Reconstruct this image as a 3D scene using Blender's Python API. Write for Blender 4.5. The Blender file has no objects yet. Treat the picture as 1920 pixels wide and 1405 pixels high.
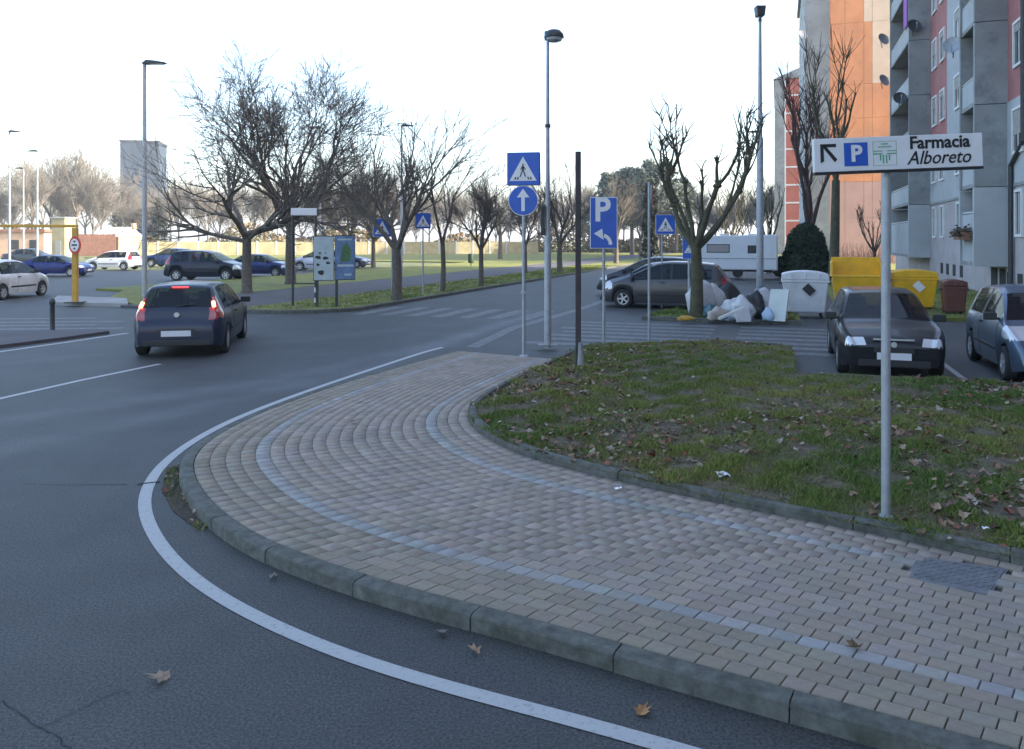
import bpy, bmesh, math, random
import numpy as np
from mathutils import Vector, Matrix, geometry
R = math.radians
scene = bpy.context.scene
col = scene.collection
random.seed(7)

# ------------------------------------------------------------------ camera, sky, sun, exposure
F, HZ, CX, CAM_H = 1500.0, 450.0, 960.0, 2.3
cam_d = bpy.data.cameras.new('camera'); cam = bpy.data.objects.new('camera', cam_d); col.objects.link(cam)
cam.location = (0, 0, CAM_H); cam.rotation_euler = (R(90), 0, 0)
cam_d.sensor_width = 36; cam_d.sensor_fit = 'HORIZONTAL'; cam_d.lens = 36 * F / 1920
cam_d.shift_y = -(1405 / 2 - HZ) / 1920
cam_d.clip_start = 0.1; cam_d.clip_end = 4000
scene.camera = cam
SUN_AZ, SUN_EL = R(104), R(29)
world = bpy.data.worlds.new('World'); scene.world = world; world.use_nodes = True
nt = world.node_tree; nt.nodes.clear()
sky = nt.nodes.new('ShaderNodeTexSky'); sky.sky_type = 'NISHITA'; sky.sun_disc = False
sky.sun_elevation = SUN_EL; sky.sun_rotation = SUN_AZ
sky.air_density = 1.0; sky.dust_density = 3.0; sky.ozone_density = 1.0
bg = nt.nodes.new('ShaderNodeBackground'); bg.inputs['Strength'].default_value = 0.15
wo = nt.nodes.new('ShaderNodeOutputWorld')
nt.links.new(sky.outputs[0], bg.inputs[0]); nt.links.new(bg.outputs[0], wo.inputs[0])
sun_d = bpy.data.lights.new('sun', 'SUN'); sun = bpy.data.objects.new('sun', sun_d); col.objects.link(sun)
sun_d.energy = 3.0; sun_d.angle = R(0.5); sun_d.color = (1.0, 0.9, 0.74)
sdir = Vector((math.sin(SUN_AZ) * math.cos(SUN_EL), math.cos(SUN_AZ) * math.cos(SUN_EL), math.sin(SUN_EL)))
sun.rotation_euler = sdir.to_track_quat('Z', 'Y').to_euler(); sun.location = (60, -20, 60)
vs = scene.view_settings
vs.view_transform = 'Standard'; vs.look = 'None'; vs.gamma = 1.0; vs.use_curve_mapping = False
vs.exposure = 2.16

# ------------------------------------------------------------------ helpers
def gp(px, py, z=0.0):
    Y = F * (CAM_H - z) / (py - HZ)
    return Vector(((px - CX) / F * Y, Y, z))
def ap(px, py, Y):
    return Vector(((px - CX) / F * Y, Y, CAM_H - (py - HZ) / F * Y))
U = Vector((0.3162, 0.9487, 0)); V = Vector((0.9487, -0.3162, 0))
ROAD_RZ = -math.atan2(0.3162, 0.9487)          # rotation that takes +Y onto U

def tag(o, label=None, cat=None, group=None, kind=None):
    if label: o['label'] = label
    if cat: o['category'] = cat
    if group: o['group'] = group
    if kind: o['kind'] = kind
    return o
def empty(name, loc, rz=0.0):
    o = bpy.data.objects.new(name, None); col.objects.link(o)
    o.location = loc; o.rotation_euler = (0, 0, rz); o.empty_display_size = 0.2
    return o
def copy_tree(o, parent=None):
    c = o.copy(); col.objects.link(c); c.parent = parent
    for ch in o.children: copy_tree(ch, c)
    return c

class MB:
    def __init__(s): s.v = []; s.f = []; s.c = None
    def add(s, vs, fs):
        n = len(s.v); s.v += [tuple(p) for p in vs]; s.f += [tuple(i + n for i in f) for f in fs]; return s
    def box(s, c, d, rz=0.0, M=None):
        x, y, z = d[0] / 2, d[1] / 2, d[2] / 2
        P = [Vector((a * x, b * y, e * z)) for e in (-1, 1) for a, b in ((-1, -1), (1, -1), (1, 1), (-1, 1))]
        if M is not None: P = [M @ p for p in P]
        elif rz: P = [Matrix.Rotation(rz, 3, 'Z') @ p for p in P]
        c = Vector(c)
        return s.add([p + c for p in P], [(3, 2, 1, 0), (4, 5, 6, 7), (0, 1, 5, 4), (1, 2, 6, 5), (2, 3, 7, 6), (3, 0, 4, 7)])
    def prism(s, poly, z0, z1):
        n = len(poly)
        a = sum(poly[i][0] * poly[(i + 1) % n][1] - poly[(i + 1) % n][0] * poly[i][1] for i in range(n))
        if a < 0: poly = poly[::-1]
        vs = [(p[0], p[1], z0) for p in poly] + [(p[0], p[1], z1) for p in poly]
        return s.add(vs, [tuple(range(n - 1, -1, -1)), tuple(range(n, 2 * n))] + [(i, (i + 1) % n, n + (i + 1) % n, n + i) for i in range(n)])
    def xprism(s, poly, y0, y1):      # poly in (x,z), extruded along y
        n = len(poly)
        a = sum(poly[i][0] * poly[(i + 1) % n][1] - poly[(i + 1) % n][0] * poly[i][1] for i in range(n))
        if a < 0: poly = poly[::-1]
        vs = [(p[0], y0, p[1]) for p in poly] + [(p[0], y1, p[1]) for p in poly]
        return s.add(vs, [tuple(range(n)), tuple(range(2 * n - 1, n - 1, -1))] + [(i, n + i, n + (i + 1) % n, (i + 1) % n) for i in range(n)])
    def tube(s, pts, rad, k=8, caps=True):
        pts = [Vector(p) for p in pts]; n = len(pts)
        if not isinstance(rad, (list, tuple)): rad = [rad] * n
        vs = []; ref = None
        for i, p in enumerate(pts):
            t = (pts[min(i + 1, n - 1)] - pts[max(i - 1, 0)])
            if t.length < 1e-9: t = Vector((0, 0, 1))
            t.normalize()
            if ref is None: ref = Vector((1, 0, 0)) if abs(t.x) < 0.8 else Vector((0, 1, 0))
            a = (ref - t * ref.dot(t))
            if a.length < 1e-4: a = t.orthogonal()
            a.normalize(); b = t.cross(a); ref = a
            for j in range(k):
                an = 2 * math.pi * j / k
                vs.append(p + (a * math.cos(an) + b * math.sin(an)) * rad[i])
        fs = [(i * k + j, i * k + (j + 1) % k, (i + 1) * k + (j + 1) % k, (i + 1) * k + j) for i in range(n - 1) for j in range(k)]
        if caps: fs += [tuple(range(k - 1, -1, -1)), tuple((n - 1) * k + j for j in range(k))]
        return s.add(vs, fs)
    def lathe(s, prof, k=16, axis='Z', c=(0, 0, 0), caps=True):   # prof: (r, h)
        vs = []; n = len(prof); c = Vector(c)
        for r, h in prof:
            for j in range(k):
                a = 2 * math.pi * j / k; p = (r * math.cos(a), r * math.sin(a), h)
                if axis == 'Y': p = (p[0], p[2], -p[1])
                elif axis == 'X': p = (p[2], p[0], p[1])
                vs.append(Vector(p) + c)
        fs = [(i * k + j, i * k + (j + 1) % k, (i + 1) * k + (j + 1) % k, (i + 1) * k + j) for i in range(n - 1) for j in range(k)]
        if caps: fs += [tuple(range(k - 1, -1, -1)), tuple((n - 1) * k + j for j in range(k))]
        return s.add(vs, fs)
    def flat(s, poly, z):
        n = len(poly)
        a = sum(poly[i][0] * poly[(i + 1) % n][1] - poly[(i + 1) % n][0] * poly[i][1] for i in range(n))
        if a < 0: poly = poly[::-1]
        return s.add([(p[0], p[1], z) for p in poly], [tuple(range(n))])
    def build(s, name, m, parent=None, loc=None, rz=None, smooth=None, bevel=0, data_only=False):
        me = bpy.data.meshes.new(name); me.from_pydata(s.v, [], s.f); me.update()
        if m is not None: me.materials.append(m)
        if smooth is not None:
            me.polygons.foreach_set('use_smooth', [True] * len(me.polygons))
            me.set_sharp_from_angle(angle=R(smooth))
        if data_only: return me
        return link(name, me, parent, loc, rz, bevel)
def link(name, me, parent=None, loc=None, rz=None, bevel=0):
    o = bpy.data.objects.new(name, me); col.objects.link(o); o.parent = parent
    if loc is not None: o.location = loc
    if rz is not None: o.rotation_euler = (0, 0, rz)
    if bevel:
        b = o.modifiers.new('bevel', 'BEVEL'); b.width = bevel; b.segments = 2; b.limit_method = 'ANGLE'; b.angle_limit = R(40)
    return o
def np_mesh(name, verts, faces, m, cols=None, parent=None):
    me = bpy.data.meshes.new(name)
    verts = np.asarray(verts, dtype=np.float32); faces = np.asarray(faces, dtype=np.int32)
    n, k = faces.shape
    me.vertices.add(len(verts)); me.vertices.foreach_set('co', verts.ravel())
    me.loops.add(n * k); me.loops.foreach_set('vertex_index', faces.ravel())
    me.polygons.add(n); me.polygons.foreach_set('loop_start', np.arange(0, n * k, k, dtype=np.int32))
    me.update(calc_edges=True)
    if cols is not None:
        a = me.color_attributes.new('col', 'FLOAT_COLOR', 'POINT')
        c4 = np.ones((len(verts), 4), dtype=np.float32); c4[:, :3] = cols
        a.data.foreach_set('color', c4.ravel())
    me.materials.append(m)
    return link(name, me, parent)
def set_cols(me, c):
    a = me.color_attributes.new('col', 'FLOAT_COLOR', 'POINT')
    for d in a.data: d.color = (c[0], c[1], c[2], 1)

# ------------------------------------------------------------------ materials
def hexc(h):
    return tuple(((int(h[i:i + 2], 16) / 255) ** 2.2) for i in (0, 2, 4))
def mat(name, base, rough=0.8, metal=0.0, var=0.0, scale=4.0, bump=0.0, bscale=60.0, dirt=None, dscale=1.5, damt=0.5, coat=0.0, spec=0.5, attr=False, emit=None, estr=0.0):
    m = bpy.data.materials.new(name); m.use_nodes = True
    t = m.node_tree; N = t.nodes; L = t.links
    b = N['Principled BSDF']
    b.inputs['Base Color'].default_value = (*base, 1); b.inputs['Roughness'].default_value = rough
    b.inputs['Metallic'].default_value = metal; b.inputs['Coat Weight'].default_value = coat
    b.inputs['Coat Roughness'].default_value = 0.05; b.inputs['Specular IOR Level'].default_value = spec
    if emit: b.inputs['Emission Color'].default_value = (*emit, 1); b.inputs['Emission Strength'].default_value = estr
    tc = N.new('ShaderNodeTexCoord'); out = None
    if attr:
        a = N.new('ShaderNodeVertexColor'); a.layer_name = 'col'; out = a.outputs['Color']
    def noise(sc, det=5):
        n = N.new('ShaderNodeTexNoise'); n.inputs['Scale'].default_value = sc; n.inputs['Detail'].default_value = det
        n.inputs['Roughness'].default_value = 0.65; L.new(tc.outputs['Object'], n.inputs['Vector']); return n
    if var > 0:
        n = noise(scale)
        hr = N.new('ShaderNodeMapRange'); hr.inputs['From Min'].default_value = 0.3; hr.inputs['From Max'].default_value = 0.7
        hr.inputs['To Min'].default_value = 1 - var; hr.inputs['To Max'].default_value = 1 + var
        L.new(n.outputs['Fac'], hr.inputs['Value'])
        mx = N.new('ShaderNodeMix'); mx.data_type = 'RGBA'; mx.blend_type = 'MULTIPLY'; mx.inputs['Factor'].default_value = 1
        if out: L.new(out, mx.inputs['A'])
        else: mx.inputs['A'].default_value = (*base, 1)
        L.new(hr.outputs[0], mx.inputs['B']); out = mx.outputs['Result']
    if dirt:
        n = noise(dscale, 8)
        hr = N.new('ShaderNodeMapRange'); hr.inputs['From Min'].default_value = 0.48; hr.inputs['From Max'].default_value = 0.72
        hr.inputs['To Min'].default_value = 0; hr.inputs['To Max'].default_value = damt
        L.new(n.outputs['Fac'], hr.inputs['Value'])
        mx = N.new('ShaderNodeMix'); mx.data_type = 'RGBA'
        L.new(hr.outputs[0], mx.inputs['Factor'])
        if out: L.new(out, mx.inputs['A'])
        else: mx.inputs['A'].default_value = (*base, 1)
        mx.inputs['B'].default_value = (*dirt, 1); out = mx.outputs['Result']
    if out: L.new(out, b.inputs['Base Color'])
    if bump > 0:
        n = noise(bscale, 4); bp = N.new('ShaderNodeBump'); bp.inputs['Strength'].default_value = bump; bp.inputs['Distance'].default_value = 0.01
        L.new(n.outputs['Fac'], bp.inputs['Height']); L.new(bp.outputs[0], b.inputs['Normal'])
    return m

M = {}
def asphalt(name, base, var, speck):
    m = mat(name, base, rough=0.66, attr=True, var=var, scale=0.7, bump=0.6, bscale=120, spec=0.5, dirt=(0.026, 0.028, 0.029), dscale=1.3, damt=0.5)
    t = m.node_tree; N = t.nodes; L = t.links; b = N['Principled BSDF']
    src = b.inputs['Base Color'].links[0].from_socket
    tc = [n for n in N if n.type == 'TEX_COORD'][0]
    n = N.new('ShaderNodeTexNoise'); n.inputs['Scale'].default_value = 62; n.inputs['Detail'].default_value = 4; n.inputs['Roughness'].default_value = 0.8; L.new(tc.outputs['Object'], n.inputs['Vector'])
    hr = N.new('ShaderNodeMapRange'); hr.inputs['From Min'].default_value = 0.38; hr.inputs['From Max'].default_value = 0.64
    hr.inputs['To Min'].default_value = 1 - speck; hr.inputs['To Max'].default_value = 1 + speck; L.new(n.outputs['Fac'], hr.inputs['Value'])
    mx = N.new('ShaderNodeMix'); mx.data_type = 'RGBA'; mx.blend_type = 'MULTIPLY'; mx.inputs['Factor'].default_value = 1
    L.new(src, mx.inputs['A']); L.new(hr.outputs[0], mx.inputs['B']); L.new(mx.outputs['Result'], b.inputs['Base Color'])
    return m
M['asphalt'] = asphalt('asphalt', (0.07, 0.07, 0.072), 0.22, 0.85)
M['crack'] = mat('crack_tar', (0.02, 0.02, 0.02), 0.9)
def paint(name, base, under, lo, hi, sc):
    m = mat(name, base, rough=0.7, bump=0.3, bscale=120)
    t = m.node_tree; N = t.nodes; L = t.links; b = N['Principled BSDF']
    tc = [n for n in N if n.type == 'TEX_COORD'][0]
    n = N.new('ShaderNodeTexNoise'); n.inputs['Scale'].default_value = sc; n.inputs['Detail'].default_value = 8; n.inputs['Roughness'].default_value = 0.75
    L.new(tc.outputs['Object'], n.inputs['Vector'])
    hr = N.new('ShaderNodeMapRange'); hr.inputs['From Min'].default_value = lo; hr.inputs['From Max'].default_value = hi; L.new(n.outputs['Fac'], hr.inputs['Value'])
    mx = N.new('ShaderNodeMix'); mx.data_type = 'RGBA'; L.new(hr.outputs[0], mx.inputs['Factor'])
    mx.inputs['A'].default_value = (*under, 1); mx.inputs['B'].default_value = (*base, 1); L.new(mx.outputs['Result'], b.inputs['Base Color'])
    return m
M['line'] = paint('road_paint', (0.4, 0.41, 0.4), (0.16, 0.16, 0.165), 0.28, 0.46, 28)
M['worn_line'] = paint('worn_road_paint', (0.2, 0.21, 0.21), (0.075, 0.077, 0.078), 0.38, 0.7, 6)
M['paver'] = mat('paver_concrete', (0.3, 0.27, 0.24), 0.9, attr=True, var=0.18, scale=14, bump=0.5, bscale=160, dirt=(0.09, 0.1, 0.06), dscale=2.2, damt=0.35)
M['bed'] = mat('joint_sand', (0.085, 0.08, 0.062), 0.95, var=0.4, scale=5, bump=0.4, bscale=90)
M['kerb'] = mat('kerb_stone', (0.105, 0.108, 0.094), 0.9, var=0.45, scale=11, bump=0.9, bscale=90, dirt=(0.045, 0.055, 0.035), dscale=4.5, damt=0.85)
M['soil'] = mat('lawn_soil', (0.115, 0.09, 0.058), 0.95, var=0.6, scale=9, bump=1.0, bscale=45, dirt=(0.06, 0.085, 0.028), dscale=3.0, damt=0.85)
M['grass'] = mat('grass_blades', (0.06, 0.1, 0.02), 0.7, attr=True, spec=0.25)
M['turf'] = mat('mown_turf', (0.15, 0.16, 0.025), 0.9, var=0.35, scale=1.3, bump=0.9, bscale=30, dirt=(0.11, 0.085, 0.04), dscale=0.5, damt=0.6)
M['far_ground'] = mat('far_ground', (0.1, 0.11, 0.045), 0.95, var=0.3, scale=0.05)
M['path'] = mat('path_asphalt', (0.075, 0.07, 0.075), 0.9, var=0.2, scale=0.8, bump=0.4, bscale=100)
M['leaf'] = mat('dry_leaf', (0.2, 0.1, 0.04), 0.7, attr=True, var=0.3, scale=30)
M['concrete'] = mat('concrete', (0.27, 0.28, 0.28), 0.9, var=0.3, scale=1.6, bump=0.35, bscale=30, dirt=(0.15, 0.13, 0.11), dscale=0.8, damt=0.7)
M['pale_concrete'] = mat('pale_render', (0.4, 0.42, 0.43), 0.9, var=0.15, scale=0.8, bump=0.2, bscale=30, dirt=(0.25, 0.26, 0.27), dscale=0.4, damt=0.5)
M['pink'] = mat('pink_render', (0.36, 0.15, 0.14), 0.9, var=0.15, scale=1, bump=0.2, bscale=40)
M['tan'] = mat('tan_render', (0.4, 0.36, 0.36), 0.9, var=0.15, scale=0.9, bump=0.2, bscale=40)
M['orange'] = mat('orange_render', (0.74, 0.31, 0.14), 0.9, var=0.12, scale=0.6, bump=0.15, bscale=30, dirt=(0.5, 0.26, 0.14), dscale=0.35, damt=0.6)
M['peach'] = mat('peach_render', (0.78, 0.58, 0.4), 0.9, var=0.1, scale=0.6, bump=0.15, bscale=30)
M['rose'] = mat('rose_render', (0.55, 0.33, 0.27), 0.9, var=0.1, scale=0.5, bump=0.15, bscale=30)
M['brick_red'] = mat('red_cladding', (0.42, 0.12, 0.08), 0.9, var=0.15, scale=0.8, bump=0.2, bscale=30)
M['white_trim'] = mat('white_trim', (0.68, 0.68, 0.66), 0.7, var=0.1, scale=3)
M['pane'] = mat('window_glass', (0.025, 0.03, 0.035), 0.08, spec=0.8)
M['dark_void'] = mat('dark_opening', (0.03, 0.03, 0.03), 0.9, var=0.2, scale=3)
M['shutter'] = mat('roller_shutter', (0.3, 0.29, 0.27), 0.7, var=0.15, scale=4)
M['galv'] = mat('galvanised_steel', (0.34, 0.36, 0.38), 0.5, metal=0.35, var=0.18, scale=6, bump=0.1, bscale=40)
M['dark_metal'] = mat('dark_painted_metal', (0.035, 0.038, 0.042), 0.5, var=0.3, scale=6)
M['brown_metal'] = mat('weathered_brown_post', (0.045, 0.04, 0.04), 0.7, var=0.4, scale=5, bump=0.3, bscale=50)
M['blue_sign'] = mat('blue_sign_sheet', (0.01, 0.085, 0.44), 0.4, var=0.12, scale=5, dirt=(0.04, 0.08, 0.25), dscale=4, damt=0.3)
M['white_sign'] = mat('white_sign_sheet', (0.66, 0.67, 0.68), 0.4, var=0.06, scale=5)
M['black_ink'] = mat('black_ink', (0.012, 0.012, 0.014), 0.5)
M['green_ink'] = mat('green_ink', (0.1, 0.38, 0.22), 0.5)
M['red_ink'] = mat('red_ink', (0.5, 0.02, 0.02), 0.45)
M['yellow'] = mat('yellow_paint', (0.5, 0.29, 0.04), 0.5, var=0.15, scale=4, dirt=(0.25, 0.14, 0.03), dscale=3, damt=0.4)
M['yellow_bin'] = mat('yellow_plastic', (0.75, 0.42, 0.01), 0.45, var=0.1, scale=3, dirt=(0.3, 0.18, 0.03), dscale=2.5, damt=0.35)
M['white_bin'] = mat('white_plastic', (0.6, 0.62, 0.65), 0.45, var=0.08, scale=3, dirt=(0.3, 0.3, 0.3), dscale=2, damt=0.4)
M['brown_bin'] = mat('brown_plastic', (0.12, 0.04, 0.03), 0.5, var=0.15, scale=3)
M['rubber'] = mat('tyre_rubber', (0.018, 0.018, 0.018), 0.85, var=0.2, scale=20)
M['rim'] = mat('alloy_rim', (0.5, 0.51, 0.53), 0.35, metal=0.6)
M['plastic'] = mat('black_plastic', (0.02, 0.02, 0.022), 0.6)
M['under'] = mat('underbody', (0.012, 0.012, 0.012), 0.9)
M['car_glass'] = mat('car_glass', (0.012, 0.018, 0.024), 0.03, spec=0.2)
_g = M['car_glass'].node_tree; _b = _g.nodes['Principled BSDF']; _tr = _g.nodes.new('ShaderNodeBsdfTransparent'); _tr.inputs[0].default_value = (0.62, 0.68, 0.68, 1)
_mx = _g.nodes.new('ShaderNodeMixShader'); _mx.inputs[0].default_value = 0.5; _o = [n for n in _g.nodes if n.type == 'OUTPUT_MATERIAL'][0]
_g.links.new(_tr.outputs[0], _mx.inputs[1]); _g.links.new(_b.outputs[0], _mx.inputs[2]); _g.links.new(_mx.outputs[0], _o.inputs['Surface'])
_b.inputs['Specular IOR Level'].default_value = 0.5
M['seat'] = mat('seat_fabric', (0.03, 0.032, 0.036), 0.9, var=0.2, scale=9)
M['lamp_glass'] = mat('headlamp_glass', (0.55, 0.58, 0.6), 0.12, metal=0.2, coat=1.0)
M['tail'] = mat('tail_lamp', (0.32, 0.008, 0.012), 0.15, coat=1.0)
M['tail_lit'] = mat('lit_tail_lamp', (0.5, 0.02, 0.02), 0.2, emit=(1.0, 0.22, 0.1), estr=2.2)
M['tail_red_lit'] = mat('lit_brake_strip', (0.5, 0.02, 0.02), 0.2, emit=(1.0, 0.04, 0.04), estr=0.9)
M['plate'] = mat('number_plate', (0.6, 0.62, 0.66), 0.5)
M['bark'] = mat('bark', (0.11, 0.095, 0.078), 0.95, var=0.35, scale=6, bump=0.8, bscale=25)
M['far_bark'] = mat('pale_bark', (0.15, 0.135, 0.115), 0.95, var=0.3, scale=2)
M['moss_bark'] = mat('mossy_bark', (0.075, 0.07, 0.04), 0.95, var=0.4, scale=4, bump=0.8, bscale=25)
M['red_bark'] = mat('reddish_bark', (0.07, 0.038, 0.03), 0.95, var=0.4, scale=5, bump=0.6, bscale=25)
M['needle'] = mat('conifer_needles', (0.05, 0.07, 0.045), 0.8, attr=True, spec=0.2)
M['caravan'] = mat('caravan_shell', (0.62, 0.65, 0.68), 0.4, var=0.05, scale=2)
M['blind'] = mat('window_blind', (0.3, 0.28, 0.27), 0.6)
M['bag_white'] = mat('white_rubbish_bag', (0.5, 0.52, 0.53), 0.5, var=0.15, scale=6, bump=1.0, bscale=14)
M['bag_black'] = mat('black_rubbish_bag', (0.015, 0.017, 0.02), 0.35, bump=1.0, bscale=14)
M['bag_teal'] = mat('teal_rubbish_bag', (0.06, 0.13, 0.16), 0.4, bump=1.0, bscale=14)
M['bag_blue'] = mat('pale_blue_bag', (0.35, 0.48, 0.62), 0.4, bump=1.0, bscale=14)
M['card'] = mat('cardboard', (0.4, 0.36, 0.31), 0.85, var=0.15, scale=5)
M['board'] = mat('pale_board', (0.5, 0.55, 0.52), 0.7, var=0.12, scale=3)
M['wall_lit'] = mat('cream_wall', (0.34, 0.29, 0.17), 0.9, var=0.25, scale=0.8)
M['shed_wall'] = mat('peach_shed_wall', (0.55, 0.36, 0.24), 0.9, var=0.15, scale=1)
M['shed_roof'] = mat('white_shed_roof', (0.75, 0.74, 0.72), 0.5)
M['wood_fence'] = mat('reddish_brown_fence', (0.24, 0.12, 0.08), 0.9, var=0.3, scale=2)
M['tower'] = mat('grey_blue_tower', (0.015, 0.03, 0.055), 0.7, var=0.1, scale=0.2)
M['green_bin'] = mat('green_bin', (0.015, 0.04, 0.02), 0.6)
M['poster_pale'] = mat('pale_poster', (0.36, 0.44, 0.46), 0.5, var=0.15, scale=4)
M['poster_blue'] = mat('blue_poster', (0.09, 0.16, 0.28), 0.4, var=0.4, scale=5)
M['poster_green'] = mat('poster_green', (0.05, 0.12, 0.05), 0.5, var=0.5, scale=9)
M['iron'] = mat('cast_iron', (0.15, 0.16, 0.17), 0.6, metal=0.3, var=0.25, scale=8)
M['litter'] = mat('litter_paper', (0.7, 0.7, 0.72), 0.6)
M['dirt_patch'] = mat('gutter_dirt', (0.055, 0.042, 0.028), 0.95, var=0.5, scale=9, bump=1.0, bscale=50)
M['graffiti'] = mat('purple_cloth', (0.3, 0.1, 0.4), 0.8)

# ------------------------------------------------------------------ ground and roads
P0 = Vector((-5.14, 25.4, 0))
def K(t, o, z=0.0):                    # t metres along the main road, o metres to the left of its left kerb
    p = P0 + U * t - V * o; return Vector((p.x, p.y, z))
def seg_dist(P, poly):
    d = np.full(len(P), 1e9)
    for a, b in zip(poly[:-1], poly[1:]):
        a = np.array(a[:2]); b = np.array(b[:2]); ab = b - a
        t = np.clip(((P - a) @ ab) / (ab @ ab), 0, 1)
        d = np.minimum(d, np.linalg.norm(P - (a + t[:, None] * ab), axis=1))
    return d
g = MB(); g.flat([(-1500, -300), (1500, -300), (1500, 2600), (-1500, 2600)], -0.03)
tag(g.build('ground', M['far_ground']), kind='structure')
xs = np.unique(np.concatenate([np.arange(-72, -10, 3.0), np.arange(-10, 5, 0.25), np.arange(5, 62, 3.0)]))
ys = np.unique(np.concatenate([np.arange(-16, 2, 3.0), np.arange(2, 24, 0.25), np.arange(24, 61, 3.0)]))
gx, gy = np.meshgrid(xs, ys); P = np.stack([gx.ravel(), gy.ravel()], 1)
nx, ny = len(xs), len(ys)
idx = np.arange(nx * ny).reshape(ny, nx)
faces = np.stack([idx[:-1, :-1], idx[:-1, 1:], idx[1:, 1:], idx[1:, :-1]], -1).reshape(-1, 4)
wear = np.zeros(len(P))
for pl, wd, am in (([gp(-200, 812), gp(0, 790), gp(300, 745), gp(520, 712), gp(800, 650), gp(1000, 590)], 0.3, 0.55),
                   ([gp(-200, 905), gp(0, 845), gp(250, 790), gp(450, 745), gp(700, 690), gp(960, 600)], 0.28, 0.45),
                   ([gp(-200, 700), gp(150, 668), gp(560, 640), gp(900, 600)], 0.35, 0.2)):
    d = seg_dist(P, [(p.x, p.y) for p in pl]); wear += am * np.exp(-(d / wd) ** 2)
rng = np.random.default_rng(3)
base = np.array([0.046, 0.05, 0.05])
cols = base[None, :] * (1 + wear * 1.3)[:, None] * (1 + rng.normal(0, 0.015, len(P)))[:, None]
cols[:, 2] *= 1 + 0.08 * wear
GK = [gp(1612, 1400), gp(1275, 1310), gp(963, 1215), gp(730, 1150), gp(560, 1092), gp(460, 1045), gp(395, 1000), gp(345, 945)]
dk = np.exp(-(seg_dist(P, [(p.x, p.y) for p in GK]) / 0.14) ** 2)[:, None] * 0.45
cols = cols * (1 - dk) + np.array([0.05, 0.048, 0.036]) * dk
V3 = np.concatenate([P, np.zeros((len(P), 1))], 1)
# the main road going on into the distance
tl = (60 - P0.y) / U.y
a0 = K(tl, 0); tr = (60 - K(0, -6.7).y) / U.y; a1 = K(tr, -6.7); b0 = K(420, 0); b1 = K(420, -6.7)
n0 = len(V3); V3 = np.concatenate([V3, np.array([a0, a1, b1, b0])]); cols = np.concatenate([cols, np.tile(base * 1.25, (4, 1))])
faces = np.concatenate([faces, [[n0, n0 + 1, n0 + 2, n0 + 3]]])
road = np_mesh('road', V3, faces, M['asphalt'], cols); tag(road, kind='structure')

def strip(name, pts, width, m, z, parent=None, widths=None):
    mb = MB(); n = len(pts); L_, R_ = [], []
    for i, p in enumerate(pts):
        t = Vector(pts[min(i + 1, n - 1)]) - Vector(pts[max(i - 1, 0)]); t.z = 0; t.normalize()
        nn = Vector((-t.y, t.x, 0)); w = (widths[i] if widths else width) / 2
        L_.append(Vector(p) + nn * w); R_.append(Vector(p) - nn * w)
    mb.add([(q.x, q.y, z) for q in L_ + R_], [(i + n, i + n + 1, i + 1, i) for i in range(n - 1)])
    return mb.build(name, m, parent)
def spline(pts, step=0.06):
    pts = [Vector((p[0], p[1], 0)) for p in pts]; out = []
    ext = [pts[0] * 2 - pts[1]] + pts + [pts[-1] * 2 - pts[-2]]
    for i in range(1, len(ext) - 2):
        a, b, c, d = ext[i - 1:i + 3]; n = max(2, int((c - b).length / 0.03))
        for j in range(n):
            t = j / n
            out.append(0.5 * ((2 * b) + (c - a) * t + (2 * a - 5 * b + 4 * c - d) * t * t + (3 * b - a - 3 * c + d) * t ** 3))
    out.append(pts[-1])
    A = np.array([(p.x, p.y) for p in out])
    for _ in range(3):                                   # light smoothing, then even steps
        k = 9; pad = np.concatenate([np.repeat(A[:1], k, 0), A, np.repeat(A[-1:], k, 0)])
        S = np.stack([np.convolve(pad[:, c], np.ones(2 * k + 1) / (2 * k + 1), 'valid') for c in (0, 1)], 1)
        S[0] = A[0]; S[-1] = A[-1]; A = S
    return resample(A, step)
def resample(A, step):
    d = np.concatenate([[0], np.cumsum(np.linalg.norm(np.diff(A, axis=0), axis=1))])
    s = np.linspace(0, d[-1], max(2, int(d[-1] / step) + 1))
    return np.stack([np.interp(s, d, A[:, 0]), np.interp(s, d, A[:, 1])], 1)

# pavement corner: outer and inner edges, from the near right end round to the far end
KZ = 0.10
near = gp(1612, 1353, KZ); prev = gp(1275, 1261, KZ); dd = (near - prev).normalized()
outer = [near + dd * 4.2, near + dd * 2.0, near] + [gp(x, y, KZ) for x, y in
        ((1275, 1261), (963, 1173), (730, 1112), (560, 1057), (460, 1015), (395, 972), (352, 927), (334, 882), (346, 848), (396, 811), (480, 771), (600, 728), (725, 691), (850, 657))]
inn = [gp(x, y, KZ) for x, y in ((1920, 1062), (1650, 1003), (1500, 974), (1350, 944), (1200, 911), (1060, 878), (970, 850), (905, 816), (877, 786), (884, 764), (920, 738), (980, 707), (1045, 676), (1090, 655))]
d2 = (inn[0] - inn[1]).normalized()
inn = [inn[0] + d2 * 4.0, inn[0] + d2 * 2.0] + inn
O = spline(outer); I = spline(inn)
def closest_map(O, I):
    j = np.array([np.argmin(np.sum((I - p) ** 2, 1)) for p in O], dtype=float)
    j = np.maximum.accumulate(j)
    k = 25; pad = np.concatenate([np.full(k, j[0]), j, np.full(k, j[-1])])
    j = np.convolve(pad, np.ones(2 * k + 1) / (2 * k + 1), 'valid')
    return np.stack([np.interp(j, np.arange(len(I)), I[:, c]) for c in (0, 1)], 1)
IM = closest_map(O, I)
IM[0] = IM[0]; 
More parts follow.
